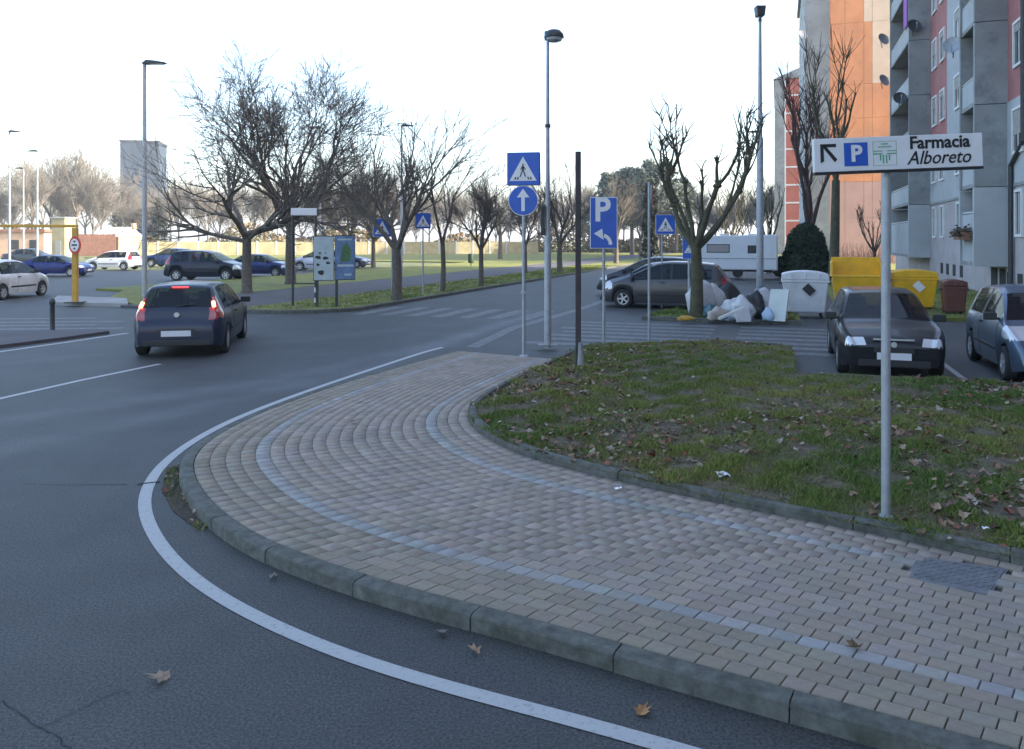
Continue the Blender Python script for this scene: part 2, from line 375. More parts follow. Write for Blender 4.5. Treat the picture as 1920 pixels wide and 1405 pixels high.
def SP(s, w):                          # s: index along the corner, w: metres in from the outer edge (0) to the inner kerb
    ox, oy = np.interp(s, np.arange(len(O)), O[:, 0]), np.interp(s, np.arange(len(O)), O[:, 1])
    ix, iy = np.interp(s, np.arange(len(O)), IM[:, 0]), np.interp(s, np.arange(len(O)), IM[:, 1])
    return ox + (ix - ox) * w, oy + (iy - oy) * w
walk = MB(); n = len(O)
walk.add([(p[0], p[1], KZ - 0.022) for p in O[::4]] + [(p[0], p[1], KZ - 0.022) for p in IM[::4]],
         [(i, i + 1, len(O[::4]) + i + 1, len(O[::4]) + i) for i in range(len(O[::4]) - 1)])
sidewalk = walk.build('sidewalk', M['bed']); tag(sidewalk, kind='structure')

def kerb_run(curve, length, side, prof, parent, name='kerb_stone', z0=0.0, gap=0.008, jig=0.003):
    """curve: even steps; prof: list of (offset to `side`, z); stones along it"""
    step = np.linalg.norm(curve[1] - curve[0]); per = max(4, int(round(length / step))); i = 0
    while i < len(curve) - 3:
        j = min(i + per, len(curve) - 1)
        seg = curve[i:j + 1]; m = len(seg); mb = MB(); dz = random.uniform(-jig, jig); do = random.uniform(-jig, jig)
        kk = list(range(0, m, max(1, m // 8)));  kk = kk if kk[-1] == m - 1 else kk + [m - 1]
        vs = []
        for q, a in enumerate(kk):
            t = seg[min(a + 1, m - 1)] - seg[max(a - 1, 0)]; t = t / (np.linalg.norm(t) + 1e-9)
            nn = np.array([-t[1], t[0]]) * side
            c = seg[a] + (t * gap / 2 if q == 0 else (-t * gap / 2 if q == len(kk) - 1 else 0))
            for o_, z_ in prof: vs.append((c[0] + nn[0] * (o_ + do), c[1] + nn[1] * (o_ + do), z_ + dz))
        k = len(prof)
        fs = [(a * k + b, a * k + (b + 1) % k, (a + 1) * k + (b + 1) % k, (a + 1) * k + b) for a in range(len(kk) - 1) for b in range(k)]
        fs += [tuple(range(k - 1, -1, -1)), tuple((len(kk) - 1) * k + b for b in range(k))]
        if side < 0: fs = [f[::-1] for f in fs]
        mb.add(vs, fs); mb.build(name, M['kerb'], parent, smooth=30)
        i = j
# the outer edge runs from near right to far: the pavement is on its right-hand side (side -1)
kp = [(0.0, -0.05), (0.0, KZ - 0.03), (0.008, KZ - 0.01), (0.03, KZ), (0.125, KZ + 0.002), (0.128, KZ - 0.03), (0.128, -0.05)]
kerb_run(O, 0.93, -1, kp, sidewalk)
ip = [(0.0, KZ - 0.06), (0.0, KZ + 0.05), (0.018, KZ + 0.078), (0.05, KZ + 0.088), (0.09, KZ + 0.08), (0.105, KZ + 0.05), (0.105, KZ - 0.06)]
kerb_run(I, 1.0, -1, ip, sidewalk, name='lawn_edging', jig=0.006)

# pavers
W = np.linalg.norm(IM - O, axis=1)
NR = 21
cand = []
cover = [gp(1722, 1042, KZ), gp(1893, 1066, KZ), gp(1855, 1118, KZ), gp(1690, 1086, KZ)]
def in_poly(x, y, poly):
    c = False; n = len(poly); j = n - 1
    for i in range(n):
        if ((poly[i][1] > y) != (poly[j][1] > y)) and (x < (poly[j][0] - poly[i][0]) * (y - poly[i][1]) / (poly[j][1] - poly[i][1]) + poly[i][0]): c = not c
        j = i
    return c
cover2 = [(p.x, p.y) for p in cover]
BAND = (4, 17)
for r in range(NR):
    u0 = lambda s: (0.13 + (np.interp(s, np.arange(n), W) - 0.13) * r / NR) / np.interp(s, np.arange(n), W)
    u1 = lambda s: (0.13 + (np.interp(s, np.arange(n), W) - 0.13) * (r + 1) / NR) / np.interp(s, np.arange(n), W)
    ss = np.arange(0, n - 1, 0.5)
    um = (u0(ss) + u1(ss)) / 2
    mx_, my_ = SP(ss, um); arc = np.concatenate([[0], np.cumsum(np.hypot(np.diff(mx_), np.diff(my_)))])
    L = 0.143; st = (0.5 * L if r % 2 else 0.0) + random.uniform(-0.01, 0.01); e = [0.0] + list(np.arange(st if st > 0.03 else st + L, arc[-1], L)) + [arc[-1]]
    for a, b in zip(e[:-1], e[1:]):
        if b - a < 0.04: continue
        sa, sb = np.interp(a, arc, ss), np.interp(b, arc, ss)
        q = [SP(sa, u0(sa)), SP(sb, u0(sb)), SP(sb, u1(sb)), SP(sa, u1(sa))]
        cx, cy = sum(float(p[0]) for p in q) / 4, sum(float(p[1]) for p in q) / 4
        if in_poly(cx, cy, cover2): continue
        cand.append((cx, cy, [(float(p[0]), float(p[1])) for p in q], r))
def paver_geo(q, cx, cy, z):
    # keep winding counter-clockwise
    a = sum(q[i][0] * q[(i + 1) % 4][1] - q[(i + 1) % 4][0] * q[i][1] for i in range(4))
    if a < 0: q = q[::-1]
    def ins(d):
        out = []
        for p in q:
            v = Vector((cx - p[0], cy - p[1])); l = v.length; out.append((p[0] + v.x / l * d, p[1] + v.y / l * d))
        return out
    A, B = ins(0.003), ins(0.0065)
    tx, ty = random.uniform(-0.008, 0.008), random.uniform(-0.008, 0.008)
    vs = [(p[0], p[1], z - 0.03) for p in A] + [(p[0], p[1], z - 0.005 + (p[0] - cx) * tx + (p[1] - cy) * ty) for p in A] + [(p[0], p[1], z + (p[0] - cx) * tx + (p[1] - cy) * ty) for p in B]
    fs = [(8, 9, 10, 11)] + [(4 + i, 4 + (i + 1) % 4, 8 + (i + 1) % 4, 8 + i) for i in range(4)] + [(i, (i + 1) % 4, 4 + (i + 1) % 4, 4 + i) for i in range(4)]
    return vs, fs
def paver_col(r, rest):
    if r in BAND: c = np.array([0.29, 0.285, 0.265])
    elif r < BAND[0]: c = np.array([0.26, 0.222, 0.17])
    else: c = np.array([0.29, 0.244, 0.2])
    return c * random.uniform(0.88, 1.1) * np.array([random.uniform(0.96, 1.05), 1, random.uniform(0.94, 1.06)])
def on_frame(cx, cy):
    if cy < 0.5: return 0
    px, py = CX + cx / cy * F, HZ + (CAM_H - KZ) / cy * F
    return 1 / cy ** 3 if (0 <= px <= 1915 and 300 < py < 1400) else 0
order = sorted(range(len(cand)), key=lambda i: -on_frame(cand[i][0], cand[i][1]))
big = set(order[:300])
VS, FS, CS = [], [], []
for i, (cx, cy, q, r) in enumerate(cand):
    z = KZ + random.uniform(-0.0015, 0.0015); vs, fs = paver_geo(q, cx, cy, z); c = paver_col(r, i not in big)
    if i in big:
        mb = MB(); mb.add([(x - cx, y - cy, zz - z) for x, y, zz in vs], fs)
        me = mb.build('paver', M['paver'], data_only=True); set_cols(me, c); link('paver', me, sidewalk, (cx, cy, z))
    else:
        k = len(VS); VS += vs; FS += [tuple(a + k for a in f) for f in fs]; CS += [c] * len(vs)
pv = np_mesh('paving', VS, FS, M['paver'], np.array(CS), sidewalk); pv['kind'] = 'stuff'
print('pavers', len(cand))

# inspection cover in the pavement
cc = sum(cover, Vector()) / 4
ic = empty('inspection_cover', (cc.x, cc.y, KZ)); tag(ic, 'grey chequer-plate metal inspection cover set in the pavement', 'manhole cover')
fr = MB(); fr.prism([((p.x - cc.x) * 0.985, (p.y - cc.y) * 0.985) for p in cover], -0.03, -0.004); fr.build('frame', M['iron'], ic)
pl = MB(); pl.prism([((p.x - cc.x) * 0.93, (p.y - cc.y) * 0.93) for p in cover], -0.004, 0.0); plate = pl.build('plate', M['iron'], ic)
rb = MB(); e1 = (cover[1] - cover[0]); e2 = (cover[3] - cover[0])
for i in range(1, 14):
    for j in range(1, 10):
        p = cover[0] + e1 * (i / 14) * 0.9 + e2 * (j / 10) * 0.9 + (e1 + e2) * 0.04 - cc
        rb.box((p.x, p.y, 0.0018), (0.03, 0.008, 0.0036), rz=(0.7 if (i + j) % 2 else -0.7) - 0.5)
t_ = rb.build('tread_rib', M['iron'], ic); t_['kind'] = 'stuff'

# white edge line round the corner, other markings
el = spline([gp(x, y) for x, y in ((830, 652), (795, 661), (640, 712), (500, 762), (400, 806), (322, 856), (283, 900), (269, 948), (288, 1003), (330, 1058), (400, 1114), (500, 1168), (620, 1220), (760, 1267), (900, 1306), (1060, 1347), (1200, 1386), (1420, 1450), (1700, 1540))], 0.1)
strip('edge_line', [(p[0], p[1], 0) for p in el], 0.105, M['line'], 0.004, road)
for pts, w, mm in (
    ([gp(-150, 783), gp(0, 748), gp(150, 714), gp(300, 683)], 0.11, 'line'),
    ([gp(-100, 677), gp(0, 660), gp(120, 643), gp(240, 625)], 0.13, 'line'),
    ([gp(885, 652), gp(925, 633), gp(960, 616), gp(1060, 588), gp(1094, 578), gp(1134, 563)], 0.3, 'worn_line')):
    strip('edge_line', pts, w, M[mm], 0.004, road)
# pedestrian crossing over the side street (stripes lie along V)
c0 = gp(925, 640)
for i in range(7):
    a = c0 + U * (0.05 + i * 0.78)
    for s0, s1 in ((0.75 + 0.25 * (i % 2), 4.6), (5.2, 7.4)):
        strip('crossing_stripe', [a + V * s0, a + V * s1], 0.4, M['worn_line'], 0.004, road)
# crossing over the main road
for i in range(7):
    a = K(-0.6, -0.6 - i * 0.88)
    strip('crossing_stripe', [a, a + U * 3.0], 0.45, M['worn_line'], 0.004, road)
# crossing at the left by the height barrier
for i in range(5):
    a = gp(-160 + 0, 626 - i * 6.5); b = gp(60 + (i % 2) * 50 + 120, 622 - i * 6.3)
    strip('crossing_stripe', [a, b], 0.34, M['worn_line'], 0.004, road)
# parking bay lines beside the black car
pb = gp(1808, 712)
for k in (0, 1):
    strip('bay_line', [pb + V * 2.6 * k, pb + V * 2.6 * k + U * 4.8], 0.1, M['line'], 0.004, road)
# cracks
def crack(pts, w=0.007):
    out = []
    for a, b in zip(pts[:-1], pts[1:]):
        a, b = gp(*a), gp(*b)
        for j in range(6): out.append(a.lerp(b, j / 6) + Vector((random.uniform(-.015, .015), random.uniform(-.015, .015), 0)))
    strip('crack', out, w, M['crack'], 0.003, road, widths=[w * random.uniform(0.3, 1.2) for _ in out])
crack([(0, 1315), (60, 1355), (120, 1395), (150, 1420)]); crack([(70, 1368), (150, 1330), (210, 1300), (255, 1300)], 0.005); crack([(40, 908), (140, 910), (262, 908)], 0.01)
strip('crack', [gp(258, 909), gp(300, 904)], 0.035, M['crack'], 0.0055, road)
# dirt lodged between the line and the kerb
dp = MB(); dp.flat([(p.x, p.y) for p in (gp(312, 880), gp(345, 868), gp(352, 935), gp(400, 990), gp(370, 992), gp(325, 960), gp(303, 920))], 0.006)
tag(dp.build('gutter_dirt', M['dirt_patch'], road), kind='stuff')

# ------------------------------------------------------------------ near lawn
corner = [gp(1110, 650, KZ), gp(1200, 647, KZ), gp(1300, 645, KZ), gp(1400, 646, KZ), gp(1462, 649, KZ), gp(1484, 656, KZ), gp(1489, 668, KZ), gp(1492, 704, KZ)]
far_r = corner[-1] + V * 14
lawn_b = [(p[0], p[1]) for p in I[::6]] + [(p.x, p.y) for p in corner] + [(far_r.x, far_r.y), (I[0][0] + 8, I[0][1] - 2)]
def inset_kerb(pts):
    return pts
def cdt_mesh(name, bnd, zf, m, step, parent=None, kind='structure'):
    bx = np.array(bnd); lo, hi = bx.min(0), bx.max(0)
    pts = []
    for x in np.arange(lo[0], hi[0], step):
        for y in np.arange(lo[1], hi[1], step):
            a, b = x + random.uniform(-.3, .3) * step, y + random.uniform(-.3, .3) * step
            if in_poly(a, b, bnd): pts.append((a, b))
    vv = [Vector(p) for p in bnd] + [Vector(p) for p in pts]; nb = len(bnd)
    ov, oe, of, *_ = geometry.delaunay_2d_cdt(vv, [(i, (i + 1) % nb) for i in range(nb)], [], 1, 1e-5)
    mb = MB(); mb.add([(p.x, p.y, zf(p.x, p.y)) for p in ov], [tuple(f) for f in of])
    o = mb.build(name, m, parent, smooth=60)
    if kind: o['kind'] = kind
    return o
def bumps(x, y): return 0.012 * math.sin(x * 2.3 + y) + 0.012 * math.sin(y * 3.1 - x * 1.7) + 0.01 * math.sin(x * 5.3) * math.sin(y * 4.7)
def lawn_z(x, y): return KZ + 0.055 + bumps(x, y)
lawn = cdt_mesh('lawn', lawn_b, lawn_z, M['soil'], 0.22)
cr = resample(np.array([(p.x, p.y) for p in corner + [far_r]]), 0.1)
kerb_run(cr[::-1], 1.0, 1, [(0.0, -0.05), (0.0, KZ + 0.04), (0.02, KZ + 0.06), (0.09, KZ + 0.06), (0.1, KZ + 0.04), (0.1, -0.05)], lawn, name='kerb_stone')

def np_in_poly(X, Y, poly):
    c = np.zeros(len(X), bool); n = len(poly); j = n - 1
    for i in range(n):
        xi, yi, xj, yj = poly[i][0], poly[i][1], poly[j][0], poly[j][1]
        if yi != yj: c ^= ((yi > Y) != (yj > Y)) & (X < (xj - xi) * (Y - yi) / (yj - yi) + xi)
        j = i
    return c
def sample_poly(poly, cnt, rng, dens=None):
    P = np.array(poly); lo, hi = P.min(0), P.max(0); out = []
    tot = 0
    while tot < cnt:
        q = rng.uniform(lo, hi, (cnt * 2, 2)); k = np_in_poly(q[:, 0], q[:, 1], poly)
        px = CX + q[:, 0] / np.maximum(q[:, 1], .5) * F; k &= (px > -60) & (px < 1990) & (q[:, 1] > 2)
        if dens is not None: k &= rng.uniform(0, 1, len(q)) < dens(q)
        q = q[k]; out.append(q); tot += len(q)
    return np.concatenate(out)[:cnt]
def vnoise(q, sc, seed):
    r = np.random.default_rng(seed); out = np.zeros(len(q))
    for _ in range(6):
        a = r.uniform(0, 2 * np.pi); f = sc * r.uniform(0.6, 1.7); ph = r.uniform(0, 6.3)
        out += np.sin((q[:, 0] * np.cos(a) + q[:, 1] * np.sin(a)) * f + ph)
    return out / 6 * 1.8
def grass(name, poly, cnt, zf, h0, seed, parent=None, wmin=0.0035, near_bias=True, greener=0.0, thatch=False):
    rng = np.random.default_rng(seed)
    def dens(q):
        d = 0.6 + 0.4 * vnoise(q, 3.2, seed + 1) + 0.35 * vnoise(q, 9.0, seed + 2)
        d = np.clip(d, 0.14, 1.0)
        if thatch: d = np.full(len(q), 0.9)
        if near_bias: d *= np.clip(7.0 / np.maximum(q[:, 1], 3), 0.25, 1)
        return d
    q = sample_poly(poly, cnt, rng, dens)
    tuft = vnoise(q, 8.0, seed + 5); hue = vnoise(q, 1.1, seed + 7)
    h = h0 * (0.5 + 0.9 * rng.random(cnt)) * np.clip(0.85 + 0.6 * tuft, 0.3, 2.0)
    w = (wmin + 0.0004 * q[:, 1]) * (0.7 + 0.6 * rng.random(cnt))
    an = rng.uniform(0, 2 * np.pi, cnt); ln = rng.uniform(0, 2 * np.pi, cnt); lean = h * rng.uniform(0.3, 1.1, cnt) * (2.2 if thatch else 1)
    z = np.array([zf(a, b) for a, b in q]) - 0.01
    B1 = np.stack([q[:, 0] - np.cos(an) * w, q[:, 1] - np.sin(an) * w, z], 1); B2 = np.stack([q[:, 0] + np.cos(an) * w, q[:, 1] + np.sin(an) * w, z], 1)
    T = np.stack([q[:, 0] + np.cos(ln) * lean, q[:, 1] + np.sin(ln) * lean, z + h], 1)
    Vv = np.stack([B1, B2, T], 1).reshape(-1, 3); Fc = np.arange(cnt * 3).reshape(-1, 3)
    g1 = np.array([0.085, 0.145, 0.026]); g2 = np.array([0.24, 0.26, 0.06]); g3 = np.array([0.25, 0.18, 0.1])
    m1 = np.clip(0.5 + 0.5 * hue + rng.normal(0, .25, cnt), 0, 1)[:, None]; c = g1 * (1 - m1) + g2 * m1
    dry = (rng.random(cnt) < np.clip(0.26 - greener - 0.3 * tuft + 0.15 * hue, 0.04, 0.75))[:, None]; c = np.where(dry, g3 * rng.uniform(.6, 1.2, (cnt, 1)), c) * rng.uniform(.75, 1.2, (cnt, 1))
    if thatch: c = np.array([0.17, 0.145, 0.07]) * rng.uniform(.45, 1.3, (cnt, 1)) * np.array([1, 1, 1]) + np.array([-.02, .02, 0]) * rng.random((cnt, 1))
    o = np_mesh(name, Vv, Fc, M['grass'], np.repeat(c, 3, 0), parent); o['kind'] = 'stuff'
    return o
th = grass('thatch', lawn_b, 110000, lawn_z, 0.02, 71, wmin=0.006, thatch=True); tag(th, 'flattened dead brown grass between the tufts of the near lawn', 'grass')
gl = grass('grass', lawn_b, 230000, lawn_z, 0.042, 11); tag(gl, 'short patchy winter grass on the near lawn', 'grass')

def leaf_verts(rng, size, deep=0.0):
    # five-lobed plane-tree leaf, curled
    pts = []
    lob = [0, 60, 118, 180 + 62, 300]
    ang = [-90, -62, -30, -8, 22, 48, 72, 90, 108, 132, 158, 188, 210, 242]
    rad = [0.42, 0.6, 0.62, 0.88, 0.68, 0.95, 0.74, 1.1, 0.76, 0.92, 0.66, 0.9, 0.6, 0.62]
    if deep: rad = [r if r > .8 else r * (1 - deep) for r in rad]
    cu = rng.uniform(0.2, 1.0); tw = rng.uniform(-0.9, 0.9); sq = rng.uniform(0.55, 1.0)
    out = [(0, 0, 0.02 * size)]
    for a, r in zip(ang, rad):
        r *= size * rng.uniform(0.72, 1.15); x, y = r * math.cos(R(a)) * sq, r * math.sin(R(a))
        out.append((x, y, abs(x) * cu * rng.uniform(.5, 1.3) + tw * y * 0.3 + 0.012 * size))
    fs = [(0, i, i + 1) for i in range(1, 14)] + [(0, 14, 1)]
    mz = min(p[2] for p in out)
    return [(x, y, z - mz) for x, y, z in out], fs
def litter(name, poly, cnt, zf, seed, size, parent=None):
    rng = np.random.default_rng(seed); rr = random.Random(seed)
    dens = lambda q: np.clip(0.35 + 0.8 * vnoise(q, 1.4, seed + 3), 0.05, 1) * np.clip(8.0 / np.maximum(q[:, 1], 3), .3, 1)
    q = sample_poly(poly, cnt, rng, dens); VS, FS, CS = [], [], []
    for x, y in q:
        vs, fs = leaf_verts(rr, size * rr.uniform(0.5, 1.15)); a = rr.uniform(0, 6.28); ca, sa = math.cos(a), math.sin(a); k = len(VS); z = zf(x, y) + rr.uniform(0.0, 0.03)
        tx, ty = rr.uniform(-.4, .4), rr.uniform(-.4, .4)
        VS += [(x + vx * ca - vy * sa, y + vx * sa + vy * ca, z + vz + vx * tx + vy * ty) for vx, vy, vz in vs]
        FS += [tuple(i + k for i in f) for f in fs]
        c = rr.choice([(0.16, 0.085, 0.045), (0.22, 0.13, 0.075), (0.1, 0.055, 0.035), (0.28, 0.19, 0.12), (0.19, 0.06, 0.03), (0.3, 0.25, 0.19)])
        CS += [c] * len(vs)
    o = np_mesh(name, VS, FS, M['leaf'], np.array(CS), parent); o['kind'] = 'stuff'; return o
tag(litter('fallen_leaves', lawn_b, 1900, lawn_z, 21, 0.052), 'brown fallen leaves scattered over the near lawn', 'leaves')
# moss and leaf scraps in the gutter
gut = [(p.x, p.y) for p in (gp(312, 885), gp(340, 872), gp(352, 935), gp(400, 990), gp(372, 995), gp(325, 962), gp(303, 920))]
tag(grass('moss', gut, 900, lambda x, y: 0.005, 0.03, 31, road, near_bias=False), kind='stuff')
tag(litter('leaf_scraps', gut, 26, lambda x, y: 0.01, 33, 0.035, road), kind='stuff')

# single leaves lying on the road and pavement
def lone_leaf(px, py, z, size, c, label, seed):
    rr = random.Random(seed); vs, fs = leaf_verts(rr, size * 1.2, 0.3); mb = MB(); mb.add(vs, fs)
    me = mb.build('fallen_leaf', M['leaf'], data_only=True); set_cols(me, c); p = gp(px, py, z)
    o = link('fallen_leaf', me, None, (p.x, p.y, z + 0.006), rr.uniform(0, 6.28)); s = o.modifiers.new('solid', 'SOLIDIFY'); s.thickness = 0.0015
    tag(o, label, 'leaf', 'single leaves on the road and pavement')
lone_leaf(306, 1275, 0.004, 0.075, (0.26, 0.19, 0.13), 'curled brown leaf alone on the open asphalt at lower left', 1)
lone_leaf(893, 1226, 0.004, 0.055, (0.24, 0.16, 0.09), 'tan leaf in the gutter between white line and kerb, middle of the foreground', 2)
lone_leaf(1203, 1338, 0.004, 0.07, (0.3, 0.15, 0.05), 'orange brown leaf on asphalt beside the white line, nearest the camera', 3)
lone_leaf(830, 1192, 0.004, 0.05, (0.13, 0.11, 0.09), 'grey brown leaf lying close against the kerb', 4)
lone_leaf(511, 1085, 0.004, 0.045, (0.2, 0.17, 0.14), 'small pale leaf by the kerb where the corner begins to curve', 5)
lone_leaf(1605, 1216, KZ + 0.003, 0.055, (0.14, 0.1, 0.05), 'crumpled brown leaf on the pavers beside the grey band', 6)
lone_leaf(663, 793, KZ + 0.003, 0.05, (0.2, 0.06, 0.03), 'small reddish leaf on the far pavers of the corner', 7)
for px, py, z, s, lab, sd in ((1160, 918, KZ + 0.003, 0.035, 'crumpled bluish white scrap of paper at the lawn edging', 41), (1355, 893, lawn_z(2, 7) + 0.02, 0.07, 'crumpled white paper lying on the near lawn', 42), (1848, 992, lawn_z(3.5, 6) + 0.02, 0.025, 'tiny white scrap on the grass right of the pharmacy sign pole', 43)):
    rr = random.Random(sd); mb = MB(); vs = []
    for i in range(5):
        for j in range(4): vs.append(((i - 2) * s * 0.5, (j - 1.5) * s * 0.5, rr.uniform(0, s * 0.55)))
    mb.add(vs, [(i * 4 + j, (i + 1) * 4 + j, (i + 1) * 4 + j + 1, i * 4 + j + 1) for i in range(4) for j in range(3)])
    p = gp(px, py, z); o = mb.build('paper_scrap', M['litter'], None, (p.x, p.y, z + 0.004), rr.uniform(0, 6)); tag(o, lab, 'litter')

# ------------------------------------------------------------------ verges, paths, islands
def slab(name, poly, z, m, kerb=True, z0=-0.02):
    mb = MB(); mb.prism([(p.x, p.y) for p in poly], z0, z); o = mb.build(name, m); o['kind'] = 'structure'; return o
verge_p = [K(0.6, 0.14), K(-0.5, 0.9), K(-1.0, 1.8), K(-1.1, 2.6), K(-0.9, 3.6), K(300, 3.6), K(300, 0.14)]
verge = slab('grass_verge', verge_p, 0.09, M['turf'])
kl = resample(np.array([(p.x, p.y) for p in (K(-1.22, 3.6), K(-1.24, 2.5), K(-1.12, 1.7), K(-0.62, 0.78), K(0.5, 0), K(6, 0), K(160, 0))]), 0.25)
mb = MB(); 
for side in (0,):
    vs = []
    for i in range(len(kl)):
        t = kl[min(i + 1, len(kl) - 1)] - kl[max(i - 1, 0)]; t /= np.linalg.norm(t); nn = np.array([-t[1], t[0]])
        for o_, z_ in ((0, -0.02), (0, 0.1), (0.02, 0.115), (0.13, 0.115), (0.135, 0.05)): vs.append((kl[i][0] + nn[0] * o_, kl[i][1] + nn[1] * o_, z_))
    mb.add(vs, [(i * 5 + j, i * 5 + j + 1, (i + 1) * 5 + j + 1, (i + 1) * 5 + j) for i in range(len(kl) - 1) for j in range(4)])
kb = mb.build('road_kerb', M['kerb'], smooth=40); kb['kind'] = 'structure'
slab('path', [K(-1.2, 3.62), K(-1.0, 8.2), K(300, 8.2), K(300, 3.62)], 0.085, M['path'])
park_p = [K(4.5, 8.22), K(6, 16.5), K(52, 16.5), K(56, 70), K(120, 110), K(300, 110), K(300, 8.22)]
park = slab('park_grass', park_p, 0.095, M['turf'])
slab('grass_island', [gp(205, 562), gp(262, 578), gp(330, 575), gp(345, 548), gp(235, 545)], 0.09, M['turf'])
slab('barrier_plinth', [gp(95, 573), gp(240, 576), gp(238, 565), gp(108, 560)], 0.12, M['concrete'])
slab('traffic_island', [gp(-250, 700), gp(-20, 656), gp(120, 638), gp(205, 626), gp(190, 622), gp(-30, 628), gp(-250, 645)], 0.07, M['path'])
Q0 = gp(1203, 600)
def Q(u, v, z=0.0):
    p = Q0 + U * u + V * v; return Vector((p.x, p.y, z))
bin_grass = slab('bin_verge', [Q(0.15, 0), Q(0.1, 4.3), Q(2.6, 4.3), Q(2.6, 0.3)], 0.09, M['turf'])
mb = MB(); c_ = (Q(0, 0) + Q(0, 4.4)) / 2; mb.box((c_.x, c_.y, 0.045), (4.4, 0.12, 0.13), rz=math.atan2(V.y, V.x)); k_ = mb.build('bin_kerb', M['kerb'], bevel=0.01); k_['kind'] = 'structure'
back_p = [Q(1.2, 5.6), Q(3.4, 5.4), Q(6, 5.6), Q(85, 6.4), Q(85, 16), Q(5.0, 15)]
back_lawn = slab('back_lawn', back_p, 0.1, M['turf'])
xy = lambda pp: [(p.x, p.y) for p in pp]
tag(grass('verge_grass', xy([K(0.6, 0.2), K(-0.9, 1.8), K(-0.9, 3.5), K(45, 3.5), K(45, 0.2)]), 22000, lambda x, y: 0.09, 0.07, 51, near_bias=False, greener=0.15), 'tufty green grass on the strip beside the far road', 'grass')
tag(grass('verge_grass', xy([Q(0.15, 0.1), Q(0.15, 4.2), Q(2.6, 4.2), Q(2.6, 0.3)]), 6000, lambda x, y: 0.09, 0.09, 52, near_bias=False, greener=0.1), 'rough grass around the rubbish heap', 'grass')
tag(grass('verge_grass', xy([Q(1.3, 5.7), Q(30, 6.2), Q(30, 15), Q(5.0, 14.9)]), 12000, lambda x, y: 0.1, 0.1, 53, near_bias=False, greener=0.1), 'green grass behind the bins under the flats', 'grass')

# ------------------------------------------------------------------ blocks of flats
B0 = Vector((18.2, 29.0, 0))
def BP(t, o, z=0.0):                   # t along the facade line, o out towards the road
    p = B0 + U * t - V * o; return Vector((p.x, p.y, z))
BRZ = math.atan2(U.y, U.x)             # local x = U, local y = -V (outward)
def block(t, o, label):
    e = empty('apartment_block', BP(t, o), BRZ); return tag(e, label, 'building')
def lb(e, name, m, x0, x1, y0, y1, z0, z1, bevel=0, parent=None):
    mb = MB(); mb.box(((x0 + x1) / 2, (y0 + y1) / 2, (z0 + z1) / 2), (x1 - x0, y1 - y0, z1 - z0)); return mb.build(name, m, parent or e, bevel=bevel)
win_cache = {}
def window(e, x, y, z, w, h, shut=0.0, face='front'):
    """window in a wall whose outward normal is +y (front) or -x (end)"""
    key = (w, h, round(shut, 2), face)
    if key not in win_cache:
        fr = MB(); t = 0.1
        for a, b, c, d in ((-w / 2 - t, w / 2 + t, h / 2, h / 2 + t), (-w / 2 - t, w / 2 + t, -h / 2 - t, -h / 2), (-w / 2 - t, -w / 2, -h / 2, h / 2), (w / 2, w / 2 + t, -h / 2, h / 2)):
            fr.box(((a + b) / 2, 0.035, (c + d) / 2), (b - a, 0.09, d - c))
        fr.box((0, 0.02, 0), (0.05, 0.04, h))
        pn = MB(); pn.box((0, 0.008, 0), (w, 0.02, h))
        sh = MB(); hh = max(0.05, h * shut); sh.box((0, 0.03, h / 2 - hh / 2), (w - 0.01, 0.03, hh))
        win_cache[key] = (fr.build('window', M['white_trim'], data_only=True), pn.build('pane', M['pane'], data_only=True), sh.build('shutter', M['shutter'], data_only=True))
    f, p, s = win_cache[key]
    o = link('window', f, e, (x, y, z), 0 if face == 'front' else math.pi / 2)
    link('pane', p, o); 
    if shut > 0: link('shutter', s, o)
    return o
def dish(e, x, y, z, m, ang, s=0.34):
    mb = MB(); mb.lathe([(0.001, 0.0), (s * 0.5, 0.03), (s * 0.85, 0.085), (s, 0.13), (s * 0.97, 0.14), (s * 0.8, 0.09), (s * 0.45, 0.045), (0.001, 0.02)], 20, 'Y')
    d = empty('satellite_dish', BP(0, 0)); d.parent = e; d.location = (x, y, z); d.rotation_euler = (0.35, 0, ang)
    mb.build('reflector', m, d, smooth=40)
    a = MB(); a.tube([(0, 0.0, -s), (0, 0.32, -s * 0.6), (0, 0.4, -0.05)], 0.018, 6); a.box((0, 0.4, -0.02), (0.06, 0.06, 0.1)); a.build('feed_arm', M['galv'], d)
    b = MB(); b.tube([(0, 0, 0), (0, -0.18, -0.05), (0, -0.2, -0.5)], 0.025, 6); b.build('bracket', M['dark_metal'], d)
    return d

